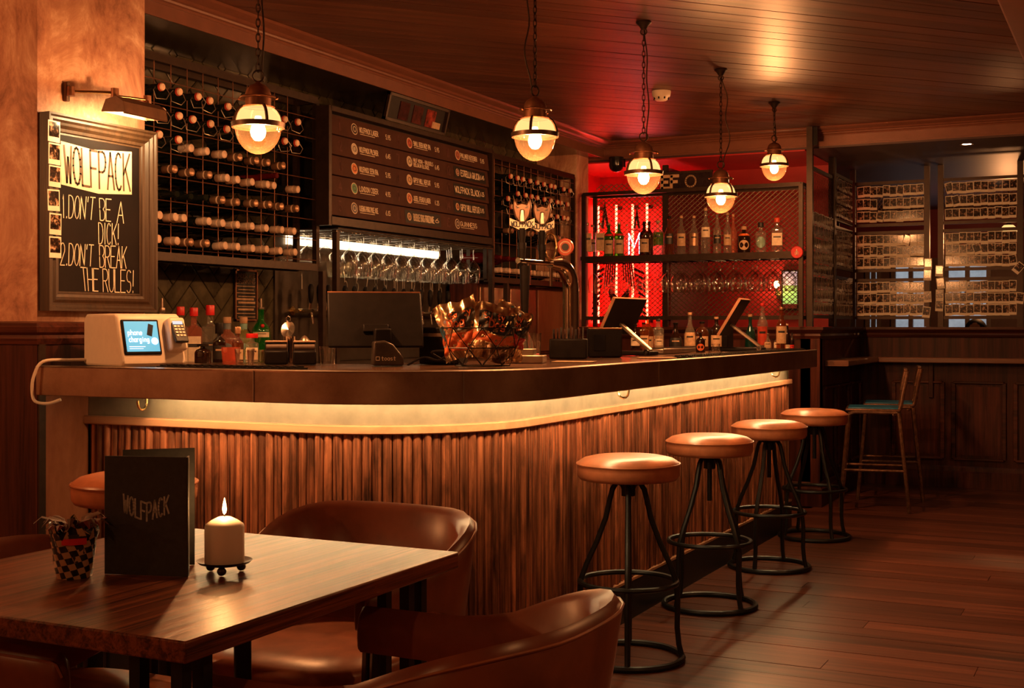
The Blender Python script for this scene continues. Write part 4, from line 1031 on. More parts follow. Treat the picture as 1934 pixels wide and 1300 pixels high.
# ================================================================== BOTTLES
SH = {
 'round':  [(.0, 0), (.92, 0), (1, .02), (1, .58), (.94, .64), (.6, .71), (.36, .75), (.32, .80), (.32, .92), (.36, .93), (.36, .945), (.0, .945)],
 'tall':   [(.0, 0), (.92, 0), (1, .02), (1, .52), (.95, .57), (.7, .64), (.45, .72), (.36, .80), (.33, .94), (.37, .95), (.0, .96)],
 'squat':  [(.0, 0), (.95, 0), (1, .03), (1, .50), (.96, .58), (.80, .66), (.5, .72), (.30, .75), (.28, .86), (.34, .88), (.0, .88)],
 'square': [(.0, 0), (.95, 0), (1, .02), (1, .60), (.95, .645), (.45, .68), (.36, .70), (.34, .84), (.40, .85), (.0, .86)],
 'bell':   [(.0, 0), (.95, 0), (1, .03), (1, .34), (.92, .42), (.70, .52), (.46, .60), (.33, .68), (.30, .88), (.34, .89), (.0, .90)],
 'shoulder':[(.0, 0), (.92, 0), (1, .02), (1.02, .50), (.98, .57), (.70, .63), (.42, .66), (.38, .70), (.38, .82), (.46, .83), (.0, .84)],
}
def shape_r(prof, f):
    for (r0, z0), (r1, z1) in zip(prof, prof[1:]):
        if z0 <= f <= z1 and z1 > z0: return r0 + (r1 - r0) * (f - z0) / (z1 - z0)
    return 1.0
def patch(prof, r, h, f0, f1, a0, a1, power=None, off=.0012):
    mb = MB(); n, m = 12, 4; vs = []
    for i in range(n + 1):
        a = a0 + (a1 - a0) * i / n; c, s = math.cos(a), math.sin(a)
        if power:
            k = (abs(c)**power + abs(s)**power) ** (-1/power); c *= k; s *= k
        for j in range(m + 1):
            f = f0 + (f1 - f0) * j / m; rr = shape_r(prof, f) * r + off
            vs.append((rr * c, rr * s, f * h))
    return mb.add(vs, [(i*(m+1)+j, (i+1)*(m+1)+j, (i+1)*(m+1)+j+1, i*(m+1)+j+1) for i in range(n) for j in range(m)])
def spirit(loc, h, r, shape, glass, capm, text, lab=None, f=(.12, .42), group=None, cap=(.36, .06), name='spirit_bottle', neck=None, oval=False, pourer=False, collar=None):
    loc = Vector(loc); t = thing(name, text, 'bottle', loc, 0, group); prof = SH[shape]; power = 7 if shape == 'square' else None
    yaw = math.atan2(-loc.y, -loc.x)
    P = [(max(a, .001) * r, b * h) for a, b in prof]
    tilt = yaw if not power else yaw
    g = MB().lathe(P, 24, None, 1, 1, power); 
    if power: g.tr(RZ(yaw))
    g.build('glass_body', glass, t, ang=50)
    zt = prof[-1][1] * h
    MB().lathe([(cap[0]*r*1.02, zt - cap[1]*h*.35), (cap[0]*r*1.05, zt - cap[1]*h*.3), (cap[0]*r*1.05, zt + cap[1]*h*.6), (cap[0]*r*.95, zt + cap[1]*h*.7), (.0005, zt + cap[1]*h*.7)], 16).build('cap', capm, t, ang=40)
    if lab is not None:
        if oval:
            mb = MB(); fc, fh = (f[0]+f[1])/2, (f[1]-f[0])/2; vs = [(r*1.012, 0, fc*h)]
            for i in range(20):
                w = 2*math.pi*i/20; a = .82*math.cos(w); vs.append(((r+.0015)*math.cos(a), (r+.0015)*math.sin(a), (fc + fh*math.sin(w))*h))
            mb.add(vs, [(0, i+1, (i+1) % 20 + 1) for i in range(20)]).tr(RZ(yaw)); mb.build('label_badge', lab, t)
        else:
            q = patch(prof, r, h, f[0], f[1], -1.0 if not power else -.72, 1.0 if not power else .72, power).tr(RZ(yaw)); q.build('paper_label', lab, t)
            q = patch(prof, r, h, f[0] + (f[1]-f[0])*.62, f[0] + (f[1]-f[0])*.74, -.55, .55, power, .002).tr(RZ(yaw)); q.build('label_print', m_label_black if lab is not m_label_black else m_label_tan, t)
    if neck is not None:
        patch(prof, r, h, neck[0], neck[1], -3.1, 3.1, None, .0015).build('neck_band', neck[2], t)
    if pourer:
        MB().cyl((0, 0, zt), (0, 0, zt + .05), .006, .004, 8).build('pourer', m_steel, t)
    return t
GB = 'bottles on the back counter by the pier'
WT = 1.03
def on_back(u, top_v, X=-3.62, base=WT):
    p = UX(u, X, base); d = -p.x*SA + p.y*CA
    return p, EYE + (HY - top_v) / F * d - base
p, h = on_back(341, 572); spirit(p, h, .032, 'square', m_gin, m_red, 'clear gin bottle with red cap half hidden behind the white charging kiosk', m_label_cream, (.12, .5), GB, (.5, .12))
p, h = on_back(366, 574); spirit(p, h, .034, 'square', m_pink, m_red, 'pink gin bottle with red cap and pictorial label beside the charging kiosk', m_label_cream, (.10, .52), GB, (.5, .12))
p, h = on_back(397, 571, -3.60); spirit(p, h, .036, 'square', m_gin, m_red, 'taller clear gin bottle with red cap and black band label', m_label_black, (.30, .42), GB, (.5, .14))
p, h = on_back(429, 589); spirit(p, h, .041, 'shoulder', m_pink, m_cork, 'pink bottle with wooden stopper and round slate-grey badge', m_label_grey, (.10, .46), GB, (.42, .10), neck=(.70, .80, m_label_grey), oval=True)
p, h = on_back(460, 590); spirit(p, h, .041, 'shoulder', m_yellow, m_cork, 'pale yellow bottle with wooden stopper and round teal badge', m_label_teal, (.10, .46), GB, (.42, .10), neck=(.70, .80, m_label_teal), oval=True)
p, h = on_back(493, 578); b5 = spirit(p, h, .042, 'round', m_green, m_steel, 'bright green gin bottle with cream band and red seal', m_label_cream, (.50, .58), GB, (.34, .05), pourer=True)
MB().sphere((.03, -.028, h*.68), .009, 10, 8).build('wax_seal', m_red, b5)
spirit(UX(306, -3.62, WT), .27, .034, 'tall', m_gin, m_steel, 'slim clear bottle with steel pourer against the olive tiles', m_label_tan, (.15, .5), GB, pourer=True)

ZTOP = ZT + .0005
def on_bar(u, v): return PZ(u, v, ZTOP)
# ------------------------------------------------------------------ phone charging kiosk
p = UY(254, 3.385, ZTOP)
kn = Vector((.93, -.37, 0)); kn.normalize()
kz = math.atan2(kn.y, kn.x) + math.pi/2        # local -y is the front
kiosk = thing('charging_kiosk', 'white phone charging kiosk with lit blue screen and card keypad', 'charging kiosk', p, kz)
W_, D_, H_ = .235, .305, .180
sec = [(-D_/2, .012), (-D_/2 + .012, 0), (D_/2 - .012, 0), (D_/2, .012), (D_/2, H_ - .02), (D_/2 - .02, H_), (-D_/2 + .065, H_), (-D_/2 + .045, H_ - .008), (-D_/2, .022)]
n = len(sec)
MB().add([(-W_/2, y, z) for y, z in sec] + [(W_/2, y, z) for y, z in sec], [tuple(range(n)), tuple(range(2*n-1, n-1, -1))] + [(i, n+i, n+(i+1) % n, (i+1) % n) for i in range(n)]).build('housing', m_white, kiosk, bevel=.010, seg=3)
sl = math.atan2(.045, H_ - .03)
def onface(x, z, lift=.0): # point on the sloping front
    f = (z - .022) / (H_ - .03); return Vector((x, -D_/2 + .045*f - lift*math.cos(sl), z + lift*math.sin(sl)))
FM = frame(onface(0, .1), (1, 0, 0), (0, math.cos(sl), -math.sin(sl)), (0, math.sin(sl), math.cos(sl)))
MB().box(-.105, .030, -.006, .004, -.062, .062).tr(FM).build('screen_bezel', m_blackpl, kiosk, bevel=.006)
scr = MB().box(-.097, .022, -.0072, -.005, -.052, .054).tr(FM).build('screen', m_screen_blue, kiosk)
lettering('phone', .018, fit=.052, gap=.2, weight=.16).tr(FM @ T(-.088, -.0078, .006)).build('screen_text', m_screen_txt, scr)
lettering('charging', .018, fit=.072, gap=.2, weight=.16).tr(FM @ T(-.086, -.0078, -.018)).build('screen_text', m_screen_txt, scr)
for k in range(2): rectmb(-.088, -.03 - .008*k, -.036 - .007*k, -.034 - .007*k, .0078).tr(FM).build('screen_small_print', m_screen_txt, scr)
MB().add([(-.028, -.0078, .006), (-.010, -.0078, 0), (.000, -.0078, .040), (-.018, -.0078, .046)], [(0, 1, 2, 3)]).tr(FM @ T(.008, 0, 0)).build('pictured_phone', m_screen_dark, scr)
discmb(.013, 14, .0079, .006, -.016).tr(FM).build('pictured_hand', emit('lit_screen_hand', (.45, .68, .9), .8), scr)
MB().box(.050, .112, -.040, .02, -.055, .060).tr(FM).build('card_reader_mount', m_white, kiosk, bevel=.01, seg=3)
KM = FM @ T(.081, -.042, .014) @ RX(-.30)
MB().box(-.024, .024, -.006, .006, -.052, .048).tr(KM).build('card_reader', m_key, kiosk, bevel=.004)
MB().box(-.018, .018, -.0075, -.004, .018, .042).tr(KM).build('reader_screen', emit('lit_small_screen', (.2, .35, .5), .7), kiosk)
for i in range(3):
    for j in range(4): MB().box(-.017 + i*.0125, -.008 + i*.0125, -.0085, -.005, .006 - j*.0125, .013 - j*.0125).tr(KM).build('key', m_steel, kiosk)
cabp = [UY(166, 3.66, ZTOP + .012), UY(140, 3.55, ZTOP + .018), UY(112, 3.40, ZTOP + .016), UY(98, 3.25, ZTOP + .006), PX(80, 700, -3.40) , PX(78, 722, -3.40), PX(84, 748, -3.40), PX(100, 754, -3.40), PX(118, 747, -3.40)]
cabp[0] = Vector((-3.20, 3.42, ZTOP + .012)); cabp[1] = Vector((-3.27, 3.36, ZTOP + .02)); cabp[2] = Vector((-3.33, 3.28, ZTOP + .02)); cabp[3] = Vector((-3.372, 3.200, ZTOP + .016))
cabp[4] = Vector((XP + .03, 3.176, 1.05)); cabp[5] = Vector((XP + .025, 3.174, 1.0)); cabp[6] = Vector((XP + .035, 3.178, .966)); cabp[7] = Vector((XP + .07, 3.20, .958)); cabp[8] = Vector((XP + .11, 3.22, .972))
def smooth(pts, n=5):
    P = [Vector(q) for q in pts]; out = []
    for i in range(len(P) - 1):
        a, b, c, d = P[max(i-1, 0)], P[i], P[i+1], P[min(i+2, len(P)-1)]
        for k in range(n):
            t = k / n; out.append(.5*((2*b) + (c - a)*t + (2*a - 5*b + 4*c - d)*t*t + (3*b - a - 3*c + d)*t**3))
    return out + [P[-1]]
tag(MB().tube(smooth(cabp), .0055, 8).build('power_cable', m_white), 'cream power cable looping over the end of the counter from the charging kiosk', 'cable')
# ------------------------------------------------------------------ small things along the short bar side
for i, (u, lb) in enumerate(((522, 'black card reader dock with tan top, the one closer to the gin bottles'), (575, 'black card reader dock with tan top, the one closer to the till screen'))):
    p = UY(u, 3.74, ZTOP)
    t = thing('card_dock', lb, 'card reader', p, math.atan2(-p.y, -p.x) + math.pi/2, 'card reader docks on the bar')
    MB().box(-.042, .042, -.03, .045, 0, .050).build('base', m_blackpl, t, bevel=.006)
    MB().add([(-.040, -.028, .048), (.040, -.028, .048), (.040, .04, .082), (-.040, .04, .082), (-.040, -.020, .040), (.040, -.020, .040), (.040, .045, .045), (-.040, .045, .045)],
             [(0, 1, 2, 3), (0, 4, 5, 1), (1, 5, 6, 2), (2, 6, 7, 3), (3, 7, 4, 0), (7, 6, 5, 4)]).build('reader_body', m_blackpl, t, bevel=.004)
    MB().box(-.040, .040, .016, .044, .078, .086).build('top_bar', plain('tan_plastic_%d' % i, (.42, .27, .17), .4), t, bevel=.003)
    MB().cyl((-.036, -.006, .062), (.036, -.006, .062), .012, n=14).build('paper_roll', plain('dark_roll_%d' % i, (.10, .06, .04), .5), t)
def tumbler(u, v, h, r, label, mat=None, Y=None):
    p = PZ(u, v, ZTOP) if Y is None else UY(u, Y, ZTOP)
    t = thing('tumbler', label, 'glass', p)
    MB().lathe([(.0005, .003), (r*.82, .003), (r*.84, 0), (r*.86, .002), (r, h), (r*.93, h), (r*.80, .012), (.0005, .012)], 20).build('glass_body', mat or m_glass, t, ang=40)
    return t
tumbler(436, 690, .062, .034, 'low clear tumbler of orange pieces in front of the pink bottle', m_pink, 3.66)
tumbler(462, 690, .058, .036, 'low wide clear tumbler in front of the yellow bottle', None, 3.62)
tumbler(484, 690, .052, .034, 'short clear tumbler beside the first card reader dock', None, 3.70)
tumbler(619, 690, .065, .030, 'clear glass with red sticker between card dock and till screen', None, 3.80)
spirit(UY(414, 3.82, ZTOP), .13, .024, 'round', m_brownglass, m_blackpl, 'small dark bottle with tall black cap on the bar edge', m_label_black, (.1, .5), None, (.6, .3))
spirit(UY(449, 3.84, ZTOP), .125, .022, 'round', m_amber, m_capsule2, 'small amber miniature bottle before the yellow gin', m_label_cream, (.1, .4), None, (.5, .2))
spirit(UY(476, 3.86, ZTOP), .115, .024, 'square', m_gin, m_red, 'small jar with red lid before the green gin', m_label_cream, (.1, .5), None, (.9, .14))
spirit(UY(383, 3.72, ZTOP), .075, .030, 'squat', m_brownglass, m_blackpl, 'squat dark brown jar beside the charging kiosk', None, (.1, .5), None, (.7, .12))
st_ = thing('cocktail_strainer', 'round steel cocktail strainer standing behind the card reader docks', 'strainer', UY(548, 3.88, ZTOP))
MB().cyl((0, 0, 0), (0, 0, .10), .020, .024, 16).build('shaker_tin', m_chrome, st_)
MB().lathe([(.0005, -.004), (.024, -.002), (.030, .002), (.031, .004), (.0005, .002)], 22, T(0, -.01, .125) @ RX(1.35)).build('strainer_bowl', m_chrome, st_)
MB().tube([(.010*math.cos(a), -.012, .165 + .010*math.sin(a)) for a in [2*math.pi*i/14 for i in range(14)]], .002, 5, True).build('loop', m_chrome, st_)
sc_ = tag(MB().lathe([(.0005, .0), (.020, 0), (.026, .05), (.020, .085), (.008, .10), (.0005, .104)], 16).build('ice_scoop', m_steel), 'steel scoop end behind the second card reader dock', 'scoop'); sc_.location = UY(575, 3.9, ZTOP)
# ------------------------------------------------------------------ rubber bar mats
def mat_strip(path, lb):
    t = thing('bar_mat', lb, 'bar mat', (path[0][0], path[0][1], ZTOP))
    MB().sweep(path, [(0, ZTOP), (0, ZTOP + .006), (-.09, ZTOP + .006), (-.09, ZTOP)]).build('mat', m_blackpl, t, world=True)
    L = plen(path); k = int(L / .03)
    mb = MB()
    for i in range(k):
        q, tt, nn = along(path, (i + .5) * L / k * .999)
        for o_ in (-.015, -.045, -.075): mb.cbox((q[0] + nn[0]*o_, q[1] + nn[1]*o_, ZTOP + .0085), (.014, .014, .005), Matrix.Rotation(math.atan2(tt[1], tt[0]), 3, 'Z'))
    tag(mb.build('mat_nubs', m_blackpl, t, world=True), 'rubber nubs', None, None, 'stuff')
mat_strip([(-2.90, 3.235), (-2.36, 3.235)], 'black rubber bar mat along the short side of the bar')
mat_strip([(-1.74, 5.3), (-1.74, 7.40)], 'black rubber bar mat along the far straight stretch of the bar')
# ------------------------------------------------------------------ till screen seen from behind
p = UY(728, 3.80, ZTOP); yaw = math.atan2(-p.y, -p.x) + math.pi/2
till = thing('till_terminal', 'large black till screen seen from behind on a tapered stand', 'till', p, yaw + .10)
MB().box(-.168, .168, -.006, .006, 0, .215).tr(T(-.03, .02, .062) @ RX(-.42)).build('screen_housing', m_blackpl, till, bevel=.008, seg=3)
MB().box(-.166, .166, -.0065, .0068, .211, .2162).tr(T(-.03, .02, .062) @ RX(-.42)).build('screen_rim', m_copper, till)
MB().box(-.045, .045, -.016, 0, .055, .085).tr(T(-.03, .02, .062) @ RX(-.42)).build('mount_plate', m_blackpl, till, bevel=.003)
ft = [(-.052, 0), (.058, 0), (.056, .028), (.020, .075), (-.008, .088), (-.048, .085)]
MB().prism(ft, .075, T(.0, -.075, 0)).build('stand_foot', plain('dark_bronze_stand', (.07, .05, .038), .32, .5), till, bevel=.008, seg=3)
MB().box(-.04, .02, -.02, .05, .06, .13).build('stand_neck', m_blackpl, till, bevel=.006)
lettering('toast', .014, .62, .2, .14).tr(T(-.022, -.0765, .020)).build('maker_name', m_label_cream, till)
q = MB(); stroke(q, [(-.040, .020), (-.028, .020), (-.028, .032), (-.040, .032), (-.040, .020)], .002, 0); q.tr(T(0, -.0765, 0)).build('maker_mark', m_label_cream, till)
t = thing('till_printer', 'black box printer behind the till screen beside the crisp basket', 'printer', UY(838, 4.05, ZTOP), .2)
MB().box(-.075, .075, -.06, .06, 0, .135).build('body', m_blackpl, t, bevel=.006)
MB().box(-.06, .06, -.064, -.05, .10, .112).build('slot', m_steel, t)
cp = [UY(770, 3.74, ZTOP + .005), UY(800, 3.78, ZTOP + .03), UY(830, 3.80, ZTOP + .02), UY(845, 3.84, ZTOP + .05), UY(815, 3.86, ZTOP + .045), UY(850, 3.9, ZTOP + .006)]
tag(MB().tube(smooth(cp), .004, 6).build('till_cable', m_blackpl), 'tangled black cable between till stand and crisp basket', 'cable')
# ------------------------------------------------------------------ crisps in a wire basket
p = Vector((-1.985, 3.80, ZTOP)); yaw = math.atan2(-p.y, -p.x) + math.pi/2
bk = thing('wire_basket', 'black geometric wire basket on the rounded bar corner', 'basket', p, yaw)
def ringpts(r, z, n=8, ph=0): return [(r*math.cos(2*math.pi*i/n + ph), r*math.sin(2*math.pi*i/n + ph)*.8, z) for i in range(n)]
R0, R1, R2 = ringpts(.092, .004), ringpts(.122, .065, 8, math.pi/8), ringpts(.138, .132)
for R_ in (R0, R1, R2):
    mb = MB()
    for i in range(8): mb.cyl(R_[i], R_[(i+1) % 8], .0020, n=6)
    mb.build('wire_ring', m_black, bk)
for A_, B_, s in ((R0, R1, 0), (R1, R2, 1)):
    for i in range(8):
        MB().cyl(A_[i], B_[i], .0016, n=5).build('wire', m_black, bk)
        MB().cyl(A_[i], B_[(i - 1 if s == 0 else i + 1) % 8], .0016, n=5).build('wire', m_black, bk)
def crisp_bag(label, loc, rot, w, h, bands, txt):
    t = thing('crisp_packet', label, 'crisp packet', loc, 0, 'crisp packets in the wire basket'); t.rotation_euler = rot
    rnd = random.Random(len(label) + int(loc[0]*1000))
    def surf(a, b, side):
        bul = .030 * (1 - abs(2*b - 1)**3) * (1 - abs(2*a - 1)**2.5)
        cr = .006 * math.sin(23*a + 9*b + rnd_ph) * (.3 + abs(2*b - 1)) + .004 * math.sin(31*b - 17*a)
        return ((a - .5) * w * (1 - .08*math.sin(math.pi*b)), side * bul + cr, b * h + .006*math.sin(7*a))
    rnd_ph = rnd.uniform(0, 6)
    def sheet(b0, b1, a0, a1, side, off):
        n, m = 14, 12
        vs = []
        for i in range(n+1):
            for j in range(m+1):
                x, y, z = surf(a0 + (a1-a0)*i/n, b0 + (b1-b0)*j/m, side); vs.append((x, y + side*off, z))
        return MB().add(vs, [(i*(m+1)+j, (i+1)*(m+1)+j, (i+1)*(m+1)+j+1, i*(m+1)+j+1) for i in range(n) for j in range(m)])
    a = sheet(0, 1, 0, 1, -1, 0); b = sheet(0, 1, 0, 1, 1, 0); a.add(b.v, b.f); a.build('foil_bag', m_foil, t, ang=70)
    for nm, b0, b1, a0, a1, mt in bands: sheet(b0, b1, a0, a1, -1, .0012).build(nm, mt, t, ang=70)
    for s, x, z, hh, f in txt:
        mb = lettering(s, hh, .6, .2, .17); out = MB()
        out.v = [(vx + x, surf(min(1, max(0, (vx + x)/w + .5)), min(1, max(0, (vz + z)/h)), -1)[1] - .003, vz + z) for vx, vy, vz in mb.v]; out.f = mb.f
        out.build('packet_lettering', f, t)
    return t
by = Vector((math.sin(yaw), -math.cos(yaw), 0)); bx = Vector((math.cos(yaw), math.sin(yaw), 0))
def bpos(x, f, z): return p + bx*x + by*f + Vector((0, 0, z))
crisp_bag('gold crisp packet leaning over the till side of the wire basket', bpos(-.048, .012, .034), (-.18, -.32, yaw - .25), .155, .20,
          [('orange_band', .12, .42, .0, 1, m_orange), ('black_panel', .46, .80, .42, 1, m_label_black), ('blue_print', .2, .6, .02, .14, m_bluep)], [('Salty', -.02, .135, .022, m_orange), ('Dog', -.03, .105, .028, m_orange)])
crisp_bag('middle gold crisp packet with black panel in the wire basket', bpos(.026, .040, .022), (-.10, .14, yaw + .05), .150, .19,
          [('orange_band', .30, .46, 0, 1, m_orange), ('black_panel', .48, .84, .1, .95, m_label_black), ('brown_panel', .02, .28, .3, 1, m_foilbr)], [('Salty', -.04, .138, .020, m_orange), ('Dog', -.02, .108, .026, m_orange)])
crisp_bag('crisp packet with red band leaning over the beer font side of the wire basket', bpos(.068, .0, .036), (-.12, .38, yaw + .45), .145, .18,
          [('red_band', .25, .46, 0, 1, m_red), ('black_panel', .48, .82, .1, .95, m_label_black), ('blue_print', .84, .93, .3, .6, m_bluep)], [('Salty', -.04, .132, .018, m_orange), ('Dog', -.03, .104, .024, m_orange)])
# ------------------------------------------------------------------ beer font
q0 = Vector((-2.24, 5.13, ZTOP))
font = thing('beer_font', 'tall polished chrome beer font curving over the bar with two wolf-head tap handles', 'beer font', q0)
ax = Vector((-.15, -.99, 0)).normalized()                  # arm direction, along the bar
pts = [Vector((0, 0, 0)), Vector((0, 0, .30))] + [ax*(.11 - .11*math.cos(math.radians(a))) + Vector((0, 0, .30 + .11*math.sin(math.radians(a)))) for a in range(15, 91, 15)]
MB().tube(pts, [.036]*3 + [.036, .036, .035, .034, .033], 20).lathe([(.0005, 0), (.06, 0), (.06, .008), (.042, .014), (.036, .03)], 24).build('column', m_chrome, font, ang=60)
end = pts[-1]
MB().cyl(end, end + ax*.06, .033, .022, 18).cyl(end + ax*.06, end + ax*.30, .013, n=14).build('arm', m_chrome, font)
for k, s in enumerate((.05, .22)):
    c = end + ax*s
    MB().cyl(c + Vector((0, 0, .01)), c + Vector((0, 0, -.10)), .009, .007, 12).build('spout', m_chrome, font)
for k, s in enumerate((.12, .27)):
    c = end + ax*s
    hd = MB().cyl(c, c + Vector((0, 0, .05)), .013, .016, 14).cyl(c + Vector((0, 0, .05)), c + Vector((0, 0, .075)), .018, n=14).cyl(c + Vector((0, 0, .075)), c + Vector((0, 0, .135)), .012, .018, 12).build('handle', m_blackpl, font)
    M = frame(c + Vector((0, 0, .125)) + by*.012, bx, -by, (0, 0, 1))
    chev = [(-.052, .052), (0, .030), (.052, .052), (.052, .022), (0, -.002), (-.052, .022)]
    bn = MB().prism(chev, .008, M).build('name_banner', m_label_cream, font)
    lettering('WOLFPACK', .021, fit=.090, weight=.2).tr(M @ T(-.045, -.001, .016)).build('banner_lettering', m_label_black, font)
    wolf = [(-.030, .045), (-.040, .085), (-.034, .125), (-.018, .098), (0, .104), (.018, .098), (.034, .125), (.040, .085), (.030, .045), (.012, .018), (-.012, .018)]
    MB().prism(wolf, .020, M @ T(0, -.002, .012)).build('wolf_head', m_band, font, bevel=.006)
    MB().prism([(-.013, .020), (.013, .020), (.009, .075), (-.009, .075)], .022, M @ T(0, -.020, .012)).build('wolf_snout', m_steel, font, bevel=.005)
    for s_ in (-1, 1): MB().prism([(.010*s_, .082), (.026*s_, .092), (.022*s_, .080)], .004, M @ T(0, -.005, .012)).build('wolf_eye', m_label_black, font)
c = end - ax*.06
mb = MB(); M = frame(c + Vector((0, 0, .072)) + by*.03, bx, -by, (0, 0, 1)); mb.lathe([(.0005, -.006), (.034, -.006), (.038, 0), (.034, .006), (.0005, .006)], 24, M @ RX(math.pi/2)); mb.build('round_lens', plain('red_orange_badge', (.55, .10, .05), .3), font)
discmb(.016, 20, .008).tr(M).build('lens_emblem', m_label_black, font)
q = MB(); stroke(q, arc(0, 0, .024, .024, 0, 360, 20), .004, .0075); q.tr(M).build('lens_ring', m_label_cream, font)
c2 = end + ax*.055
q = MB(); M2 = frame(c2 + Vector((0, 0, .07)) + by*.02, bx, -by, (0, 0, 1))
loopz = [(.028*math.cos(w)*(1 if abs(math.cos(w)) < .7 else .9), 0, .055*math.sin(w)) for w in [2*math.pi*i/20 for i in range(20)]]
q.tube([M2 @ Vector(v_) for v_ in loopz], .006, 8, True).build('oval_frame', m_brass, font)
MB().cyl(end + ax*.25 + Vector((0, 0, -.02)), end + ax*.25 + Vector((0, 0, -.30)), .022, .012, 14).build('hanging_pump_handle', m_blackpl, font)
# ------------------------------------------------------------------ boxes and tablets along the straight stretch
def blackbox(name, label, cat, loc, w, d, h, rz, mat=None):
    t = thing(name, label, cat, loc, rz); MB().box(-w/2, w/2, -d/2, d/2, 0, h).build('body', mat or m_blackpl, t, bevel=.006); return t
t = thing('step_tray', 'low stepped steel tray beside the crisp basket', 'tray', Vector((-2.10, 4.34, ZTOP)), .3)
MB().box(-.09, .09, -.06, .06, 0, .028).build('lower_step', m_steel, t, bevel=.003); MB().box(-.075, .05, -.02, .06, .028, .052).build('upper_step', m_steel, t, bevel=.003)
tumbler(1008, 655, .11, .032, 'tall faceted clear glass beside the beer font', None, 4.75)
spirit(Vector((-2.33, 4.86, ZTOP)), .17, .032, 'bell', m_gin, m_steel, 'small clear glass decanter by the beer font', None, (.1, .5), None)
tag(MB().box(-.03, .03, -.02, .02, 0, .03).build('red_carton', m_red, bevel=.003), 'small red carton beside the beer font', 'carton').location = Vector((-2.16, 4.55, ZTOP + .0))
t = blackbox('menu_holder', 'black open box of folded menus beside the beer font', 'menu holder', Vector((-2.18, 4.97, ZTOP)), .16, .10, .085, .35)
for k in range(9): MB().box(-.065 + k*.0155, -.062 + k*.0155, -.045, .045, .08, .125 + .004*(k % 3)).build('menu_card', m_menu_board if k % 2 else m_label_black, t)
t = blackbox('receipt_printer', 'black receipt printer in front of the tablet till', 'printer', UX(1141, -2.16, ZTOP), .15, .15, .128, .45)
MB().box(-.076, .076, -.077, -.02, .124, .132).build('paper_lid', m_copper, t, bevel=.003)
MB().box(-.05, .0, -.079, -.074, .03, .10).build('glossy_front', plain('glossy_black', (.01, .01, .012), .08), t)
def tablet(label, u, X, w, h, yaw, lean, foot):
    p = UX(u, X, ZTOP); t = thing('tablet_till', label, 'till', p, yaw)
    M = T(0, 0, .16) @ RY(lean)
    MB().box(-.007, .007, -w/2, w/2, -h*.35, h*.65).tr(M).build('tablet', m_blackpl, t, bevel=.004)
    MB().box(-.0075, .0075, -w/2 - .001, -w/2 + .003, -h*.35, h*.65).tr(M).build('edge_trim', m_rail, t)
    MB().box(-.0075, .0078, -w/2, w/2, h*.645, h*.654).tr(M).build('edge_trim', m_rail, t)
    MB().bar((0, 0, .15), (foot, 0, .022), .030, .016).build('arm', m_steel, t, bevel=.003)
    MB().box(-.05, foot + .02, -.045, .045, 0, .022).build('base', m_blackpl, t, bevel=.006)
    MB().cyl((foot, -.046, .016), (foot, -.052, .016), .013, n=18).build('pivot', m_chrome, t)
    MB().cyl((foot, -.0525, .016), (foot, -.053, .016), .007, n=14).build('pivot_centre', m_label_black, t)
tablet('tablet till tilted flat-on beside the receipt printer', 1172, -2.22, .34, .19, -.10, .45, .16)
tablet('tablet till seen edge-on on an angled arm near the bar end', 1380, -2.05, .24, .235, .05, .55, .17)
t = blackbox('drip_tray', 'long low black tray under the bitters bottles', 'tray', UX(1268, -2.18, ZTOP), .10, .52, .026, 0, m_steel)
MB().box(-.046, .046, -.25, .25, .026, .029).build('grille', m_blackpl, t)
blackbox('speaker_box', 'black box behind the second tablet till', 'box', Vector((-2.24, 7.33, ZTOP)), .14, .18, .125, .1)
GR = 'bottles grouped on the far stretch of the bar'
def bb(u, v_top, X, r, shape, glass, capm, text, lab=None, f=(.12, .45), z=ZTOP, **k):
    p = UX(u, X, z)
    if p.y > 7.42: p = Vector((p.x*7.42/p.y, 7.42, z))
    d = -p.x*SA + p.y*CA
    return spirit(p, max(.10, EYE + (HY - v_top)/F*d - z), r, shape, glass, capm, text, lab, f, GR, **k)
zt_ = ZTOP + .0295
bb(1200, 612, -2.19, .024, 'round', m_brownglass, m_blackpl, 'small dark bitters bottle nearest the tablet till on the drip tray', m_label_cream, z=zt_)
bb(1216, 604, -2.17, .026, 'square', m_amber, m_blackpl, 'square amber bottle on the drip tray', m_label_tan, z=zt_)
bb(1224, 597, -2.28, .030, 'round', m_amber, m_blackpl, 'amber whisky bottle with black cap behind the drip tray', m_label_tan)
bb(1243, 596, -2.28, .030, 'square', m_gin, m_label_black, 'square clear bottle with black stopper behind the drip tray', m_label_tan)
bb(1245, 620, -2.18, .022, 'round', m_gin, m_capsule2, 'small clear cordial bottle on the drip tray', m_label_cream, z=zt_)
bb(1276, 606, -2.26, .036, 'bell', m_brownglass, m_blackpl, 'broad dark bottle with black stopper and red ribbon', m_label_black)
bb(1303, 586, -2.30, .034, 'bell', m_gin, m_cork, 'clear bell-shaped bottle with long neck behind the drip tray', m_label_tan)
bb(1326, 603, -2.28, .040, 'squat', m_amber, m_blackpl, 'wide amber bottle with flat black stopper', m_label_tan)
bb(1323, 628, -2.06, .024, 'round', m_brownglass, m_brownglass, 'small dark bottle with orange round label at the drip tray end', m_orange, (.1, .45), oval=True)
bb(1353, 598, -2.17, .034, 'round', m_brownglass, m_cork, 'dark round bottle with cork behind the edge-on tablet', m_label_tan)
bb(1417, 590, -2.30, .032, 'bell', m_teal, m_cork, 'dark teal bottle with cork behind the black box', None)
bb(1440, 573, -2.10, .032, 'tall', m_gin, m_red, 'tall clear bottle with red cap and ornate red label near the bar end', m_capred, (.10, .5))
bb(1476, 580, -2.06, .034, 'tall', m_amber, m_capsule2, 'tall amber bottle with tan strip label near the bar end', m_label_tan, (.15, .55))
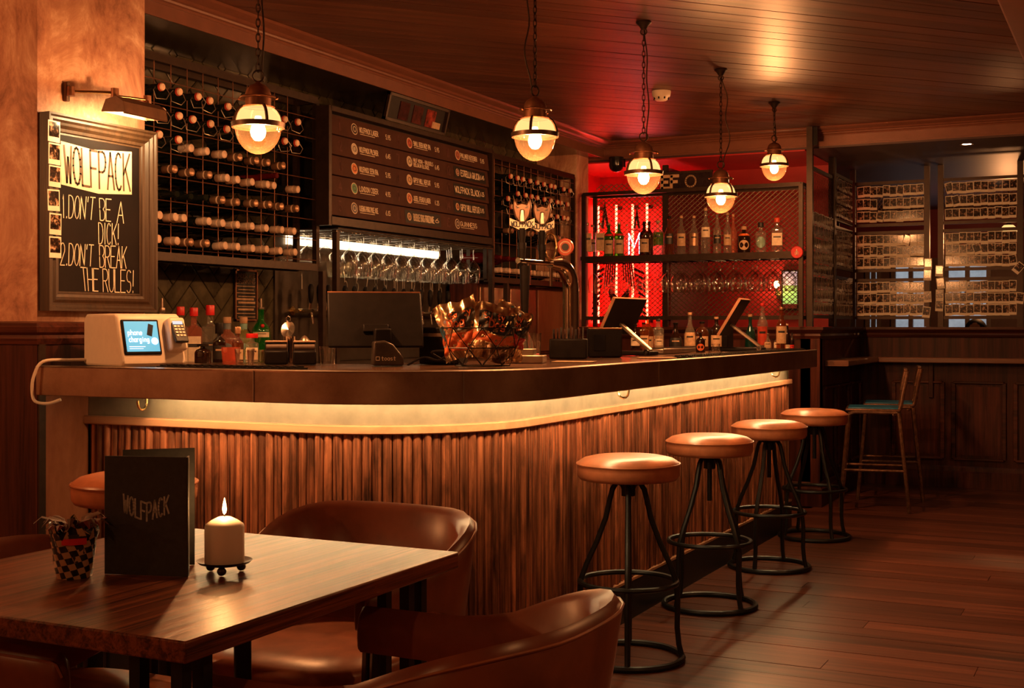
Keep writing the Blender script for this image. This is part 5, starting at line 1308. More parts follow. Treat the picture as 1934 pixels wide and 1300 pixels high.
bb(1450, 628, -1.95, .022, 'bell', m_gin, m_steel, 'small flask-shaped bottle with round tan label near the bar end', m_label_tan)
bb(1468, 630, -1.98, .022, 'bell', m_gin, m_steel, 'second small flask-shaped bottle with pourer near the bar end', m_label_cream)
bb(1487, 612, -2.03, .017, 'tall', m_brownglass, m_capsule, 'slim dark bottle with cream neck foil near the bar end', m_label_cream, (.05, .2))
bb(1496, 640, -1.93, .012, 'tall', m_brownglass, m_blackpl, 'tiny sauce bottle with red base at the bar end', m_red, (.02, .3))
tumbler(1352, 668, .05, .022, 'small shot glass at the foot of the edge-on tablet', None, None)
for k, (u, X, rz) in enumerate(((1085, -1.95, .2), (1240, -1.88, .5), (1330, -1.86, .1), (1395, -1.88, .4))):
    p = UX(u, X, ZTOP)
    o = MB().box(-.08, .08, -.05, .05, 0, .003).build('paper_menu', m_label_tan); o.location = p; o.rotation_euler = (0, 0, rz)
    tag(o, ['loose paper menu lying by the menu holder', 'loose paper menu lying by the drip tray', 'loose paper menu lying before the small dark bottle', 'loose paper menu lying before the edge-on tablet'][k], 'menu')
# ================================================================== BOTTLE SHELF IN FRONT OF THE RED ALCOVE
YS0, YS1 = 8.585, 8.80
xl, xr = UY(1103, YS0, 0).x, UY(1513, YS0, 0).x
zS, zTp, zBt = 1.735, 2.19, 1.285
su = thing('bottle_shelf', 'dark steel shelf frame with mesh back in front of the red alcove', 'shelf', ((xl+xr)/2, YS0, 1.22))
for x in (xl, xr):
    for y in (YS0, YS1): MB().box(x - .014, x + .014, y - .014, y + .014, 1.222, zTp).build('post', m_iron, su, world=True)
for y in (YS0, YS1):
    for z in (zTp, zBt): MB().box(xl, xr, y - .013, y + .013, z - .013, z + .013).build('frame_bar', m_iron, su, world=True)
for x in (xl, xr):
    for z in (zTp, zBt): MB().box(x - .012, x + .012, YS0, YS1, z - .012, z + .012).build('end_bar', m_iron, su, world=True)
MB().box(xl - .02, xr + .02, YS0 - .02, YS1 - .01, zS - .028, zS).build('shelf_board', m_iron, su, world=True)
xd = UY(1257, YS1, 0).x
MB().box(xd - .02, xd + .02, YS1 - .012, YS1 + .012, 1.222, 2.40).build('divider_post', m_iron, su, world=True)
# expanded metal behind the shelf: too fine to pick apart, real strips joined into one part per bay
def xmesh(x0, x1, z0, z1, y, parent, name, cw=.040, chh=.017, w=.0026, M=None):
    mb = MB(); nx, nz = int((x1-x0)/cw), int((z1-z0)/chh)
    cw, chh = (x1-x0)/nx, (z1-z0)/nz
    for i in range(nx):
        for j in range(nz):
            cx, cz = x0 + (i + .5)*cw, z0 + (j + .5)*chh
            if j % 2: cx += cw/2
            L, R_, U, D = (cx - cw/2, cz), (cx + cw/2, cz), (cx, cz + chh), (cx, cz - chh)
            for a, b in ((L, U), (U, R_)):
                if max(a[0], b[0]) > x1 + .001 or b[1] > z1 + .001 or a[1] > z1 + .001: continue
                dx, dz = b[0]-a[0], b[1]-a[1]; n = math.hypot(dx, dz); ox, oz = -dz/n*w, dx/n*w
                mb.add([(a[0]-ox, y, a[1]-oz), (b[0]-ox, y, b[1]-oz), (b[0]+ox, y - .002, b[1]+oz), (a[0]+ox, y - .002, a[1]+oz)], [(0, 1, 2, 3)])
    if M is not None: mb.tr(M)
    o = mb.build(name, m_mesh, parent, world=True, smooth=False); o['kind'] = 'stuff'; return o
xmesh(xl + .01, xd - .02, zBt, zTp + .10, YS1, su, 'mesh_panel')
xmesh(xd + .02, xr - .01, zBt, zTp, YS1, su, 'mesh_panel')
GSB = 'spirit bottles on the mesh-backed shelf'
def sb(u, v_top, r, shape, glass, capm, text, lab=None, f=(.12, .45), y=YS0 + .07, **k):
    p = UY(u, y, zS + .0005); d = -p.x*SA + p.y*CA
    return spirit(p, EYE + (HY - v_top)/F*d - zS, r, shape, glass, capm, text, lab, f, GSB, **k)
S6 = lambda x: 1240 + x/6.907
sb(1109, 414, .036, 'square', m_gin, m_steel, 'square clear bottle with tan label at the wine rack end of the shelf', m_label_tan, (.15, .62))
sb(1119, 418, .034, 'square', m_gin, m_capsule2, 'clear bottle squeezed behind the two square ones at the shelf end', m_label_cream, (.15, .5), YS0 + .15)
sb(1134, 414, .037, 'square', m_gin, m_steel, 'second square clear bottle next to the green ones', m_label_tan, (.15, .62))
sb(1150, 421, .036, 'round', m_green, m_capsule2, 'green bottle with tan label beside the square clear bottles', m_label_tan, (.08, .48), neck=(.60, .66, m_red))
sb(1169, 420, .036, 'round', m_green, m_capsule2, 'green bottle with tan label beside the slim clear bottle', m_label_tan, (.08, .48), neck=(.60, .66, m_red))
sb(1184, 424, .022, 'tall', m_gin, m_steel, 'slim clear bottle glowing beside the second green bottle', None)
sb(1217, 418, .036, 'round', m_brownglass, m_blackpl, 'dark brown bottle with tan label and black cap on the shelf', m_label_tan, (.10, .48))
sb(1226, 418, .030, 'round', m_brownglass, m_blackpl, 'dark bottle half hidden behind the brown one', None, (.1, .4), YS0 + .15)
t = sb(1243, 408, .040, 'shoulder', m_gin, m_cork, 'wide clear bottle with green leaf print and cork', m_green, (.25, .58))
sb(S6(165), 409, .034, 'tall', m_amber, m_blackpl, 'amber bottle with black label at the divider post', m_label_black, (.28, .55))
sb(S6(322), 408, .033, 'tall', m_gin, m_cork, 'clear long-necked bottle with tan label, the first after the black-labelled one', m_label_tan, (.22, .54))
sb(S6(487), 408, .033, 'tall', m_gin, m_cork, 'clear long-necked bottle with faded brown label', m_capsule2, (.22, .54))
sb(S6(640), 393, .034, 'tall', m_gin, m_cork, 'tallest clear bottle with big cream label and neck strip', m_label_cream, (.36, .58))
sb(S6(792), 400, .028, 'tall', m_gin, m_capred, 'tall clear bottle with dark emblem and red neck', m_label_black, (.24, .44))
sb(S6(925), 402, .028, 'tall', m_gin, m_cork, 'slender clear bottle beside the round dark one', m_label_tan, (.2, .46))
sb(S6(1000), 405, .026, 'tall', m_pink, m_cork, 'slender pinkish bottle tucked behind the clear one', None, (.2, .4), YS0 + .14)
sb(S6(1140), 426, .044, 'squat', m_brownglass, m_cork, 'squat dark brown bottle with round tan label and ball stopper', m_label_tan, (.10, .46), cap=(.42, .12), oval=True, neck=(.62, .70, m_orange))
sb(S6(1360), 418, .038, 'square', m_gin, m_label_black, 'square clear bottle with black stopper and arched emblem', m_label_teal, (.14, .50), cap=(.5, .14), oval=True)
sb(S6(1572), 408, .040, 'square', m_gin, m_capred, 'square clear bottle with dark red stopper and pale print', m_label_cream, (.18, .52), cap=(.5, .12))
# glasses hanging under the shelf
GGL = 'glasses hanging under the mesh-backed shelf'
rails = MB()
for u, kind in ((1122,'wine'),(1152,'wine'),(1186,'wine'),(1214,'wine'),(1250,'wine'),(1283,'gin'),(1318,'gin'),(1352,'gin'),(1386,'gin'),(1422,'gin'),(1456,'gin'),(1488,'gin')):
    for y, w_ in ((YS0 + .028, 'front row'), (YS0 + .146, 'mesh-side row')):
        put_glass(kind, (UY(u, YS0 + .035, 0).x, y, zS - .034), ('tall-bowled stemmed glass hanging under the neon side of the shelf, ' if kind == 'wine' else 'balloon glass hanging under the dark red side of the shelf, ') + w_, GGL + (' (tall), ' if kind == 'wine' else ' (balloon), ') + w_, 1.12 if kind == 'wine' else 1.16)
for u in (1122, 1152, 1186, 1214, 1250, 1283, 1318, 1352, 1386, 1422, 1456, 1488):
    for s_ in (-1, 1):
        x = UY(u, YS0 + .035, 0).x + s_*.023
        MB().cyl((x, YS0 - .024, zS - .0455), (x, YS1 - .016, zS - .0455), .0028, n=6).build('glass_rail', m_iron, su, world=True)
for y in (YS0 - .022, YS1 - .018): MB().box(xl, xr, y - .003, y + .003, zS - .048, zS - .028).build('rail_hanger', m_iron, su, world=True)
# red disc hung on the shelf corner
p = UY(1505, YS0 - .03, 1.725)
rd = thing('red_badge', 'round red enamel badge hung on the shelf corner', 'badge', p)
MB().lathe([(.0005, -.006), (.038, -.006), (.042, 0), (.038, .006), (.0005, .006)], 24, RX(math.pi/2)).build('disc', m_red, rd, ang=50)
q = MB(); stroke(q, [(0, -.018), (0, .02)], .006, .008); stroke(q, arc(0, -.006, .012, .012, 0, 360, 12), .004, .008); q.build('emblem', m_label_cream, rd)
# cut-off letter sign standing on the shelf frame
sg = thing('letter_sign', 'dark sign with pale block letters standing on top of the shelf frame', 'sign', (UY(1298, YS0 + .1, 0).x, YS0 + .1, zTp + .013))
xa, xb = UY(1248, YS0 + .1, 0).x - sg.location.x, UY(1346, YS0 + .1, 0).x - sg.location.x
MB().box(xa, xb, -.01, .01, 0, .115).build('board', plain('dark_gloss_board', (.02, .012, .012), .12), sg)
MB().box(xa - .02, xb, -.014, .014, .115, .130).build('top_bar', m_iron, sg)
lettering('EF', .085, .62, .35, .26).tr(T(xa + .012, -.0115, .014)).build('letters', m_label_tan, sg)
lettering('O', .080, .95, .2, .14).tr(T(xa + .19, -.0115, .016)).build('letters', m_label_tan, sg)
# ================================================================== RED ALCOVE
al = wall('wall_alcove', -4.03, -2.09, 9.72, 9.80, 0, 2.462, m_redpaint, 'red painted wall of the alcove behind the bottle shelf')
MB().box(-4.03, -3.98, 8.80, 9.72, 0, 2.462).build('side_wall', m_redpaint, al)
MB().box(-4.03, -2.09, 8.87, 9.72, 2.452, 2.4615).build('red_soffit', m_redpaint, al)
MB().box(xd - .03, xd + .03, 8.83, 9.72, 0, 2.38).build('fin_wall', m_darkred, al)
YN = 9.62
for u, lb in ((1130, 'vertical red neon tube nearest the wine rack side'), (1164, 'second vertical red neon tube'), (1195, 'third vertical red neon tube'), (1222, 'vertical red neon tube nearest the divider post')):
    x = UY(u, YN, 0).x
    t = thing('neon_tube', lb + ' in the alcove', 'neon light', (x, YN, 1.25), 0, 'red neon tubes in the alcove')
    MB().cyl((0, 0, 0), (0, 0, .96), .010, n=10).build('tube', m_neon, t)
    for z in (.02, .94): MB().box(-.012, .012, 0, .10, z - .012, z + .012).build('holder', m_blackpl, t)
# wolf head emblem painted on the alcove wall
wf = thing('wolf_emblem', 'black striped wolf head emblem on the red alcove wall', 'emblem', (UY(1170, 9.52, 0).x, 9.52, 1.25))
for x, z in ((-.12, .3), (.12, .3), (-.1, .75), (.1, .75)): MB().cyl((x, 0, z), (x, .199, z), .005, n=6).build('stand_off', m_blackpl, wf)
xo = wf.location.x
def wp(u, v): p = PY(u, v, 9.52); return (p.x - xo, p.z - 1.25)
def poly(pts, nm): 
    pp = [wp(*q) for q in pts]; MB().prism(pp[::-1], .012, T(0, -.012, 0)).build(nm, m_label_black, wf, smooth=False)
poly([(1136, 432), (1143, 380), (1152, 432), (1147, 432), (1143, 408), (1141, 432)], 'ear')
poly([(1197, 432), (1204, 392), (1210, 432), (1206, 432), (1203, 414), (1201, 432)], 'ear')
for k in range(9):
    y = 505 + k*11
    for s in (-1, 1):
        c = 1170; a = c + s*(28 + k*1.8); b = c + s*(46 + k*.7)
        poly([(a, y), (b, y + 9), (b + s*1.5, y + 14), (a, y + 6)], 'fur_stripe')
for s in (-1, 1):
    for k in range(5):
        c = 1170; poly([(c + s*(6 + 4*k), 486 + 3*k), (c + s*(8 + 4*k), 486 + 3*k), (c + s*(10 + 5*k), 530 + 4*k), (c + s*(8 + 5*k), 530 + 4*k)], 'fur_stripe')
    poly([(1170 + s*4, 560), (1170 + s*18, 545), (1170 + s*20, 552), (1170 + s*14, 575), (1170 + s*7, 580)], 'muzzle')
poly([(1160, 590), (1180, 590), (1176, 604), (1164, 604)], 'nose')
# white neon lettering glimpsed behind the bottles
nw = thing('neon_sign', 'white neon letters glimpsed behind the green bottles', 'neon sign', (UY(1200, 9.55, 0).x, 9.55, 1.80))
for s, u, w in (('M', 1188, .09), ('O', 1212, .08)):
    x = UY(u, 9.55, 0).x - nw.location.x
    for pl_ in GL[s]: MB().tube([(x + px*w, 0, pz*.17) for px, pz in pl_], .006, 6).build('neon_letter', m_neonw, nw)
for x in (-.07, .10): MB().cyl((x, 0, .08), (x, .17, .08), .006, n=6).build('bracket', m_blackpl, nw)
# television and small wall lamp at the right of the alcove
p = PY(1492, 548, 9.66); 
tv = thing('television', 'small lit screen showing a green pitch behind the mesh', 'television', p)
hw, hh = (PY(1506, 548, 9.66).x - PY(1479, 548, 9.66).x)/2, (PY(1492, 512, 9.66).z - PY(1492, 582, 9.66).z)/2
MB().box(-hw - .012, hw + .012, 0, .05, -hh - .012, hh + .012).build('casing', m_blackpl, tv)
rectmb(-hw, hw, -hh*.75, hh*.25, .001).build('picture_pitch', m_glow_green, tv); rectmb(-hw, hw, hh*.25, hh, .001).build('picture_stand', m_glow_pale, tv)
rectmb(-hw, hw, -hh, -hh*.75, .001).build('picture_edge', m_darkred, tv)
p = PY(1467, 545, 9.60)
wl = thing('wall_lamp', 'small lit bulb lamp on the alcove wall beside the screen', 'wall lamp', p)
MB().sphere((0, 0, .03), .022, 12, 8, 1, 1, 1.3).build('bulb', m_bulb, wl)
MB().cyl((0, 0, -.01), (0, 0, -.05), .012, n=10).cyl((0, 0, -.05), (0, .11, -.05), .007, n=8).cyl((0, .10, -.05), (0, .12, -.05), .03, n=14).build('bracket', m_brass, wl)
ld = bpy.data.lights.new('wall_lamp_light', 'POINT'); ld.energy = 1.2; ld.color = WARM; ld.shadow_soft_size = .03
lo = bpy.data.objects.new('wall_lamp_light', ld); lo.location = (0, -.05, .03); lo.parent = wl; col.objects.link(lo)
# dome camera, smoke detector, downlights, spotlight of the room beyond
p = PZ(1163, 288, 2.46); p = Vector((p.x, 8.93, 2.455))
dc = thing('dome_camera', 'black dome security camera under the soffit corner', 'security camera', (UY(1164, 8.80, 0).x, 8.83, 2.486))
dc.location.z = 2.45
MB().box(-.05, .05, .0, .03, -.04, .02).build('bracket', m_blackpl, dc)
MB().lathe([(.055, .03), (.055, -.03), (.048, -.055), (.03, -.075), (.0005, -.082)], 20, T(0, -.03, 0)).build('dome', plain('smoked_black_dome', (.012, .01, .01), .15), dc)
p = PZ(1249, 172, ZC - .012)
sd = thing('smoke_detector', 'white round smoke detector on the boarded ceiling', 'smoke detector', (p.x, p.y, ZC - .0125))
MB().lathe([(.0005, 0), (.055, 0), (.056, -.008), (.052, -.03), (.048, -.034)], 24).build('base', m_white, sd)
MB().lathe([(.048, -.034), (.042, -.046), (.030, -.056), (.0005, -.058)], 24).build('cover', m_white, sd)
for k in range(8):
    a = 2*math.pi*k/8; MB().cbox((.043*math.cos(a), .043*math.sin(a), -.044), (.006, .008, .012), Matrix.Rotation(a, 3, 'Z')).build('vent', m_blackpl, sd)
for (u, v, lb) in ((1497, 293, 'recessed downlight glowing in the far soffit behind the short-chained pendant'), (1826, 272, 'recessed downlight glowing in the far soffit above the photo racks')):
    p = PZ(u, v, 2.462)
    t = thing('downlight', lb, 'downlight', (p.x, p.y, 2.4615), 0, 'recessed downlights')
    MB().lathe([(.030, -.001), (.045, -.004), (.048, 0), (.030, 0)], 24).build('trim_ring', m_brass, t)
    MB().lathe([(.0005, -.0015), (.030, -.0015)], 20).build('lamp', m_downl, t)
    ld = bpy.data.lights.new('downlight_lamp', 'SPOT'); ld.energy = 4; ld.color = (1, .66, .36); ld.spot_size = math.radians(95); ld.spot_blend = .6; ld.shadow_soft_size = .03
    lo = bpy.data.objects.new('downlight_lamp', ld); lo.location = (0, 0, -.01); lo.parent = t; col.objects.link(lo)
sp = thing('spot_lamp', 'wall spotlight of the room beyond, tipped up towards the boarded ceiling', 'spotlight', (-2.35, 11.2, 2.02))
MB().cyl((0, 0, 0), (0, -.10, .025), .045, .055, 18).build('can', m_black, sp)
MB().cyl((0, .02, 0), (0, .02, .40), .010, n=8).cyl((0, .02, .40), (0, .02, .443), .05, n=16).build('stem', m_black, sp)
ld = bpy.data.lights.new('spot_beam', 'SPOT'); ld.energy = P_SPOT; ld.color = (1, .50, .20); ld.spot_size = math.radians(14); ld.spot_blend = 1.0; ld.shadow_soft_size = .03
lo = bpy.data.objects.new('spot_beam', ld); lo.parent = sp; lo.location = (0, -.12, .03); col.objects.link(lo)
lo.rotation_euler = (Vector((-2.02, 6.0, ZC)) - Vector((-2.35, 11.08, 2.05))).to_track_quat('-Z', 'Y').to_euler()
# ================================================================== PHOTO PARTITION
YQ = 10.20
pt = thing('photo_partition', 'dark steel post-and-mesh partition covered with rows of instant photos', 'partition', (-1.5, YQ, 1.222))
pu = [(1611, .022), (1751, .022), (1777, .022), (1927, .022)]
px = [UY(u, YQ, 0).x for u, _ in pu] + [-.12, -.02, .52]
for x in px: MB().box(x - .02, x + .02, YQ - .02, YQ + .02, 1.222, 2.461).build('post', m_iron, pt, world=True)
ZP = [(2.03, 2.335), (1.675, 1.945), (1.305, 1.575)]
cols = [(px[0] + .02, px[1] - .02), (px[2] + .02, px[3] - .02), (px[3] + .02, px[4] - .02), (px[5] + .02, px[6] - .02)]
for ci, (a, b) in enumerate(cols):
    for zi, (z0, z1) in enumerate(ZP):
        for z in (z0 - .012, z1 + .012): MB().box(a, b, YQ - .012, YQ + .012, z - .012, z + .012).build('frame_bar', m_iron, pt, world=True)
        xmesh(a, b, z0, z1, YQ, pt, 'mesh_panel', .030, .020, .0022)
# receding side panels along X = -2.0
XQ = -2.01
ys = [UX(1527, XQ, 0).y, UX(1572, XQ, 0).y, UX(1608, XQ, 0).y]
ys[0] = max(ys[0], 8.68)
MB().box(XQ - .02, XQ + .02, ys[0] - .02, ys[0] + .02, 1.222, 2.585).build('post', m_iron, pt, world=True)
MB().box(XQ + .02, XQ + .05, ys[0] + .0, ys[0] + .02, 2.46, 2.585).build('post_bracket', m_blackpl, pt, world=True)
MB().box(XQ - .024, XQ + .024, ys[1] - .02, ys[1] + .03, 1.222, 2.461).build('post', m_iron, pt, world=True)
for (a, b, zz) in ((ys[0] + .02, ys[1] - .02, [(1.305, 2.30)]), (ys[1] + .03, ys[2] - .01, ZP)):
    for (z0, z1) in zz:
        for z in (z0 - .012, z1 + .012): MB().box(XQ - .012, XQ + .012, a, b, z - .012, z + .012).build('frame_bar', m_iron, pt, world=True)
        o = xmesh(a, b, z0, z1, 0, pt, 'mesh_panel', .03, .02, .0022, frame((XQ, 0, 0), (0, 1, 0), (-1, 0, 0), (0, 0, 1)))
PWD, PHT = .0545, .084
ROWS3 = ('upper row', 'centre row', 'lower row'); ROWS8 = ('top row', 'second row', 'third row', 'fourth row', 'fifth row', 'sixth row', 'seventh row', 'bottom row')
names = {0: 'top', 1: 'middle', 2: 'bottom'}
def fill(M, width, z0, z1, nrow, ncol, label, group, skip=()):
    for r in range(nrow):
        for c in range(ncol):
            if (r, c) in skip: continue
            x = (c + .5) * width / ncol + random.uniform(-.003, .003); z = z1 - (r + .5) * (z1 - z0) / nrow + random.uniform(-.004, .004)
            big = random.random() < .06
            photo(M @ T(x, -.008 - .0012*((r*7 + c) % 3), z) @ RY(random.uniform(-.05, .05) if not big else random.uniform(-.35, .35)), PWD, PHT, label + ', ' + (ROWS3 if nrow == 3 else ROWS8)[r], group + ', ' + (ROWS3 if nrow == 3 else ROWS8)[r])
for ci, (a, b) in enumerate(cols[:2]):
    for zi, (z0, z1) in enumerate(ZP):
        z0_ = z0 + .0; where = 'beside the corner post' if ci == 0 else 'in the far wall bay'
        fill(face_my((a + .015, YQ, 0)), (b - a) - .02, z0_ + .003, z1 - .003, 3, 10, 'instant photo on the %s mesh panel %s' % (names[zi], where), 'photos on the %s panel %s' % (names[zi], where), ((1, 3),) if (ci, zi) == (0, 0) else ())
ML = frame((XQ + .002, 0, 0), (0, 1, 0), (-1, 0, 0), (0, 0, 1))
w_ = ys[1] - ys[0] - .05
fill(frame((XQ + .004, ys[0] + .03, 0), (0, 1, 0), (-1, 0, 0), (0, 0, 1)), w_, 1.31, 1.31 + 8*.088, 8, max(4, int(w_/.052)), 'instant photo on the tall side panel by the bar end', 'photos on the tall side panel')
for zi, (z0, z1) in enumerate(ZP):
    w_ = ys[2] - ys[1] - .06
    fill(frame((XQ + .004, ys[1] + .035, 0), (0, 1, 0), (-1, 0, 0), (0, 0, 1)), w_, z0, z1, 3, max(4, int(w_/.06)), 'instant photo on the %s narrow side panel near the corner post' % names[zi], 'photos on the %s side panel' % names[zi])
W6 = lambda x, y: (1600 + x/4.482, 330 + y/4.482)
for k, (x, y, a) in enumerate(((685,755,0),(680,850,.03),(680,1035,-.05),(670,1165,.1),(780,815,.05),(790,920,-.12),(783,1020,0),(780,1110,.05),(1450,790,.7),(1462,1045,.15))):
    p = PY(*W6(x, y), YQ - .026)
    photo(face_my(p) @ RY(a), PWD*1.05, PHT, 'loose instant photo fixed to a partition post' if k < 8 else 'crooked loose instant photo on the end post of the far bay', 'loose photos on the partition posts' if k < 8 else 'loose photos on the end post')
# lamp of the room beyond seen through the partition
p = PY(1905, 435, 12.0)
t = thing('far_pendant', 'lit bowl pendant of the room beyond, seen through the photo racks', 'pendant lamp', p)
MB().lathe([(.0005, .05), (.04, .045), (.075, .01), (.08, -.02), (.0005, -.025)], 24).build('glowing_bowl', m_opal, t)
MB().cyl((0, 0, .045), (0, 0, .07), .03, .015, 12).cyl((0, 0, .07), (0, 0, 2.462 - p.z), .006, n=8).build('rod', m_band, t)
ld = bpy.data.lights.new('far_pendant_light', 'POINT'); ld.energy = 14; ld.color = WARM; ld.shadow_soft_size = .05
lo = bpy.data.objects.new('far_pendant_light', ld); lo.location = (0, 0, -.08); lo.parent = t; col.objects.link(lo)
# person seated beyond the half wall, only the crown of the head shows
def person(loc, label):
    t = thing('person', label, 'person', loc)
    V = [(0,0,.50),(0,.02,.72),(0,.02,.92),(0,0,1.02),(0,-.01,1.10),(0,-.02,1.20),
         (-.10,0,.50),(-.13,-.42,.50),(-.13,-.44,.08),(-.13,-.56,.04), (.10,0,.50),(.13,-.42,.50),(.13,-.44,.08),(.13,-.56,.04),
         (-.18,.01,.97),(-.25,-.05,.72),(-.16,-.28,.66), (.18,.01,.97),(.25,-.05,.72),(.16,-.28,.66)]
    E_ = [(0,1),(1,2),(2,3),(3,4),(4,5),(0,6),(6,7),(7,8),(8,9),(0,10),(10,11),(11,12),(12,13),(3,14),(14,15),(15,16),(3,17),(17,18),(18,19)]
    R_ = [.15,.13,.15,.09,.055,.08,.09,.07,.05,.04,.09,.07,.05,.04,.07,.05,.035,.07,.05,.035]
    me = bpy.data.meshes.new('body'); me.from_pydata(V, E_, []); o = bpy.data.objects.new('body', me); col.objects.link(o); o.parent = t
    sk = o.modifiers.new('skin', 'SKIN'); o.modifiers.new('sub', 'SUBSURF').levels = 1
    for i, r in enumerate(R_): me.skin_vertices[0].data[i].radius = (r, r)
    me.skin_vertices[0].data[0].use_root = True
    me.materials.append(m_cloth)
    MB().sphere((0, -.02, 1.175), .092, 20, 14, .85, 1.0, 1.25).sphere((0, -.115, 1.165), .016, 8, 6, .8, 1, 1.3).build('head', m_skin, t)
    for s in (-1, 1):
        MB().sphere((.033*s, -.098, 1.185), .010, 8, 6).build('eye', m_white, t); MB().sphere((.080*s, -.01, 1.17), .020, 8, 6, .4, .8, 1.3).build('ear', m_skin, t)
    MB().box(-.022, .022, -.108, -.096, 1.118, 1.126).build('mouth', m_capred, t, bevel=.003)
    MB().sphere((0, .005, 1.195), .105, 20, 14, .9, 1.0, 1.05).build('hair', m_hair, t)
p = PY(1843, 618, 11.3)
person((p.x, 11.3, -.012), 'person with dark hair seated beyond the half wall under the photo racks')
ch = thing('dining_chair', 'plain dark chair under the person beyond the half wall', 'chair', (p.x, 11.3, -.012))
MB().box(-.22, .22, -.25, .22, .36, .40).build('seat', m_dado, ch); MB().box(-.22, .22, .20, .24, .40, .85).build('backrest', m_dado, ch)
for x in (-.2, .2):
    for y in (-.22, .2): MB().box(x - .02, x + .02, y - .02, y + .02, 0, .36).build('leg', m_dado, ch)
# ================================================================== HIGH CHAIRS WITH BLUE SEATS
def highchair(label, loc):
    # faces -X (towards the shelf); origin between the legs
    t = thing('high_chair', label, 'bar chair', loc, .17, 'blue-seated high chairs at the drinks shelf')
    for y in (-.17, .17):
        fr = [(-.235, y*1.12, 0), (-.185, y, .585), (-.180, y, .635), (-.150, y, .655), (-.10, y, .658), (.12, y, .658)]
        MB().tube(smooth(fr, 3), .013, 8).build('front_leg', m_rust, t)
        MB().tube([(.205, y*1.12, 0), (.140, y, .655)], .013, 8).build('back_leg', m_rust, t)
        MB().tube(smooth([(.10, y*.95, .64), (.145, y*.95, .68), (.165, y*.95, .78), (.195, y*.95, .93)], 3), .013, 8).build('back_post', m_rust, t)
        MB().cyl((-.212, y*1.08, .275), (.178, y*1.08, .275), .009, n=8).build('footrest', m_rust, t)
    MB().box(-.20, .15, -.18, .18, .662, .680).build('seat_frame', m_rust, t, bevel=.007)
    MB().box(-.185, .14, -.165, .165, .676, .688).build('seat_pad', m_blue, t, bevel=.005)
    M = T(.165, 0, .86) @ RY(.22)
    MB().box(-.010, .010, -.17, .17, -.06, .08).tr(M).build('backrest', m_rust, t, bevel=.006)
    MB().box(-.012, .013, -.175, .175, .07, .085).tr(M).build('backrest_edge', m_rust, t, bevel=.004)
    MB().cyl((-.205, -.18, .33), (-.205, .18, .33), .009, n=8).cyl((.175, -.18, .30), (.175, .18, .30), .009, n=8).build('cross_rail', m_rust, t)
highchair('rusty framed high chair with blue seat nearest the bar end', (-1.575, 8.74, 0))
highchair('rusty framed high chair with blue seat closer to the far half wall', (-1.58, 9.36, 0))
# ================================================================== TABLE
TX0, TX1, TY0, TY1, TZ = -2.07, -1.275, 1.485, 2.335, .75
tb = thing('pub_table', 'dark stained oak pub table with black steel legs', 'table', ((TX0+TX1)/2, (TY0+TY1)/2, 0))
MB().box(TX0, TX1, TY0, TY1, TZ - .034, TZ).build('table_top', m_tabletop, tb, world=True, bevel=.003)
for sx, x in ((1, TX0 + .06), (-1, TX1 - .06)):
    for sy, y in ((1, TY0 + .06), (-1, TY1 - .06)):
        for dx, dy in ((0, 0), (.085*sx, .0), (0, .050*sy)):
            MB().box(x + dx - .011, x + dx + .011, y + dy - .011, y + dy + .011, 0, TZ - .042).build('leg', m_black, tb, world=True)
        MB().box(min(x - .015, x + .10*sx), max(x + .015, x + .10*sx), min(y - .015, y + .10*sy), max(y + .015, y + .10*sy), TZ - .042, TZ - .034).build('leg_plate', m_black, tb, world=True)
# ------------------------------------------------------------------ standing menu
a, b, c = PZ(197, 1085, TZ), PZ(355, 1091, TZ), PZ(371, 1062, TZ)
mn = thing('table_menu', 'charcoal folded menu standing on the table with silver name', 'menu', (b.x, b.y, TZ + .0005))
Hm = .225
def cover(p0, p1, nm, lean=0):
    d = (p1 - p0); d.z = 0; L = d.length; d.normalize(); nrm = Vector((d.y, -d.x, 0))
    M = frame(p0, d, -nrm, Vector((0, 0, 1)))
    return M, L
fb = b; fa = a; fa.z = fb.z = TZ + .0005; c.z = TZ + .0005
M, L = cover(fa, fb, 'front')
MB().box(0, L, 0, .003, 0, Hm).tr(M).build('front_cover', m_menucard, mn, world=True, bevel=.001)
lw = L * .54; hgt = .034
vee = lambda x, z: (x, z + abs(x - lw/2) * .36 - .0)
t_ = lettering('WOLFPACK', hgt, fit=lw, gap=.32, weight=.105, warp=vee); t_.tr(M @ T(L*.235, -.0008, Hm*.455)).build('cover_lettering', m_menutext, mn, world=True)
dirv = (c - fb); dirv.z = 0
c2 = fb + dirv.normalized() * .10; M2, L2 = cover(fb, c2, 'back')
back0 = fa + dirv.normalized()*.085; back1 = fb + dirv.normalized()*.028
MB().box(0, (c2 - fb).length * .30, 0, .003, 0, Hm).tr(M2).build('spine', m_menucard, mn, world=True)
bq0 = Vector((fa.x, fa.y, fa.z)) + Vector((-.006, .055, 0)); bq1 = fb + dirv * .80
M3, L3 = cover(bq0, bq1, 'rear')
MB().box(0, L3, 0, .003, 0, Hm + .006).tr(M3).build('rear_cover', m_menucard, mn, world=True, bevel=.001)
for k in range(0):
    o_ = (k + 1) / 4
    M4, L4 = cover(fa.lerp(bq0, o_), fb.lerp(bq1, o_), 'page'); MB().box(.004, L4 - .035, 0, .0006, .003, Hm - .003).tr(M4).build('page', m_paper, mn, world=True)
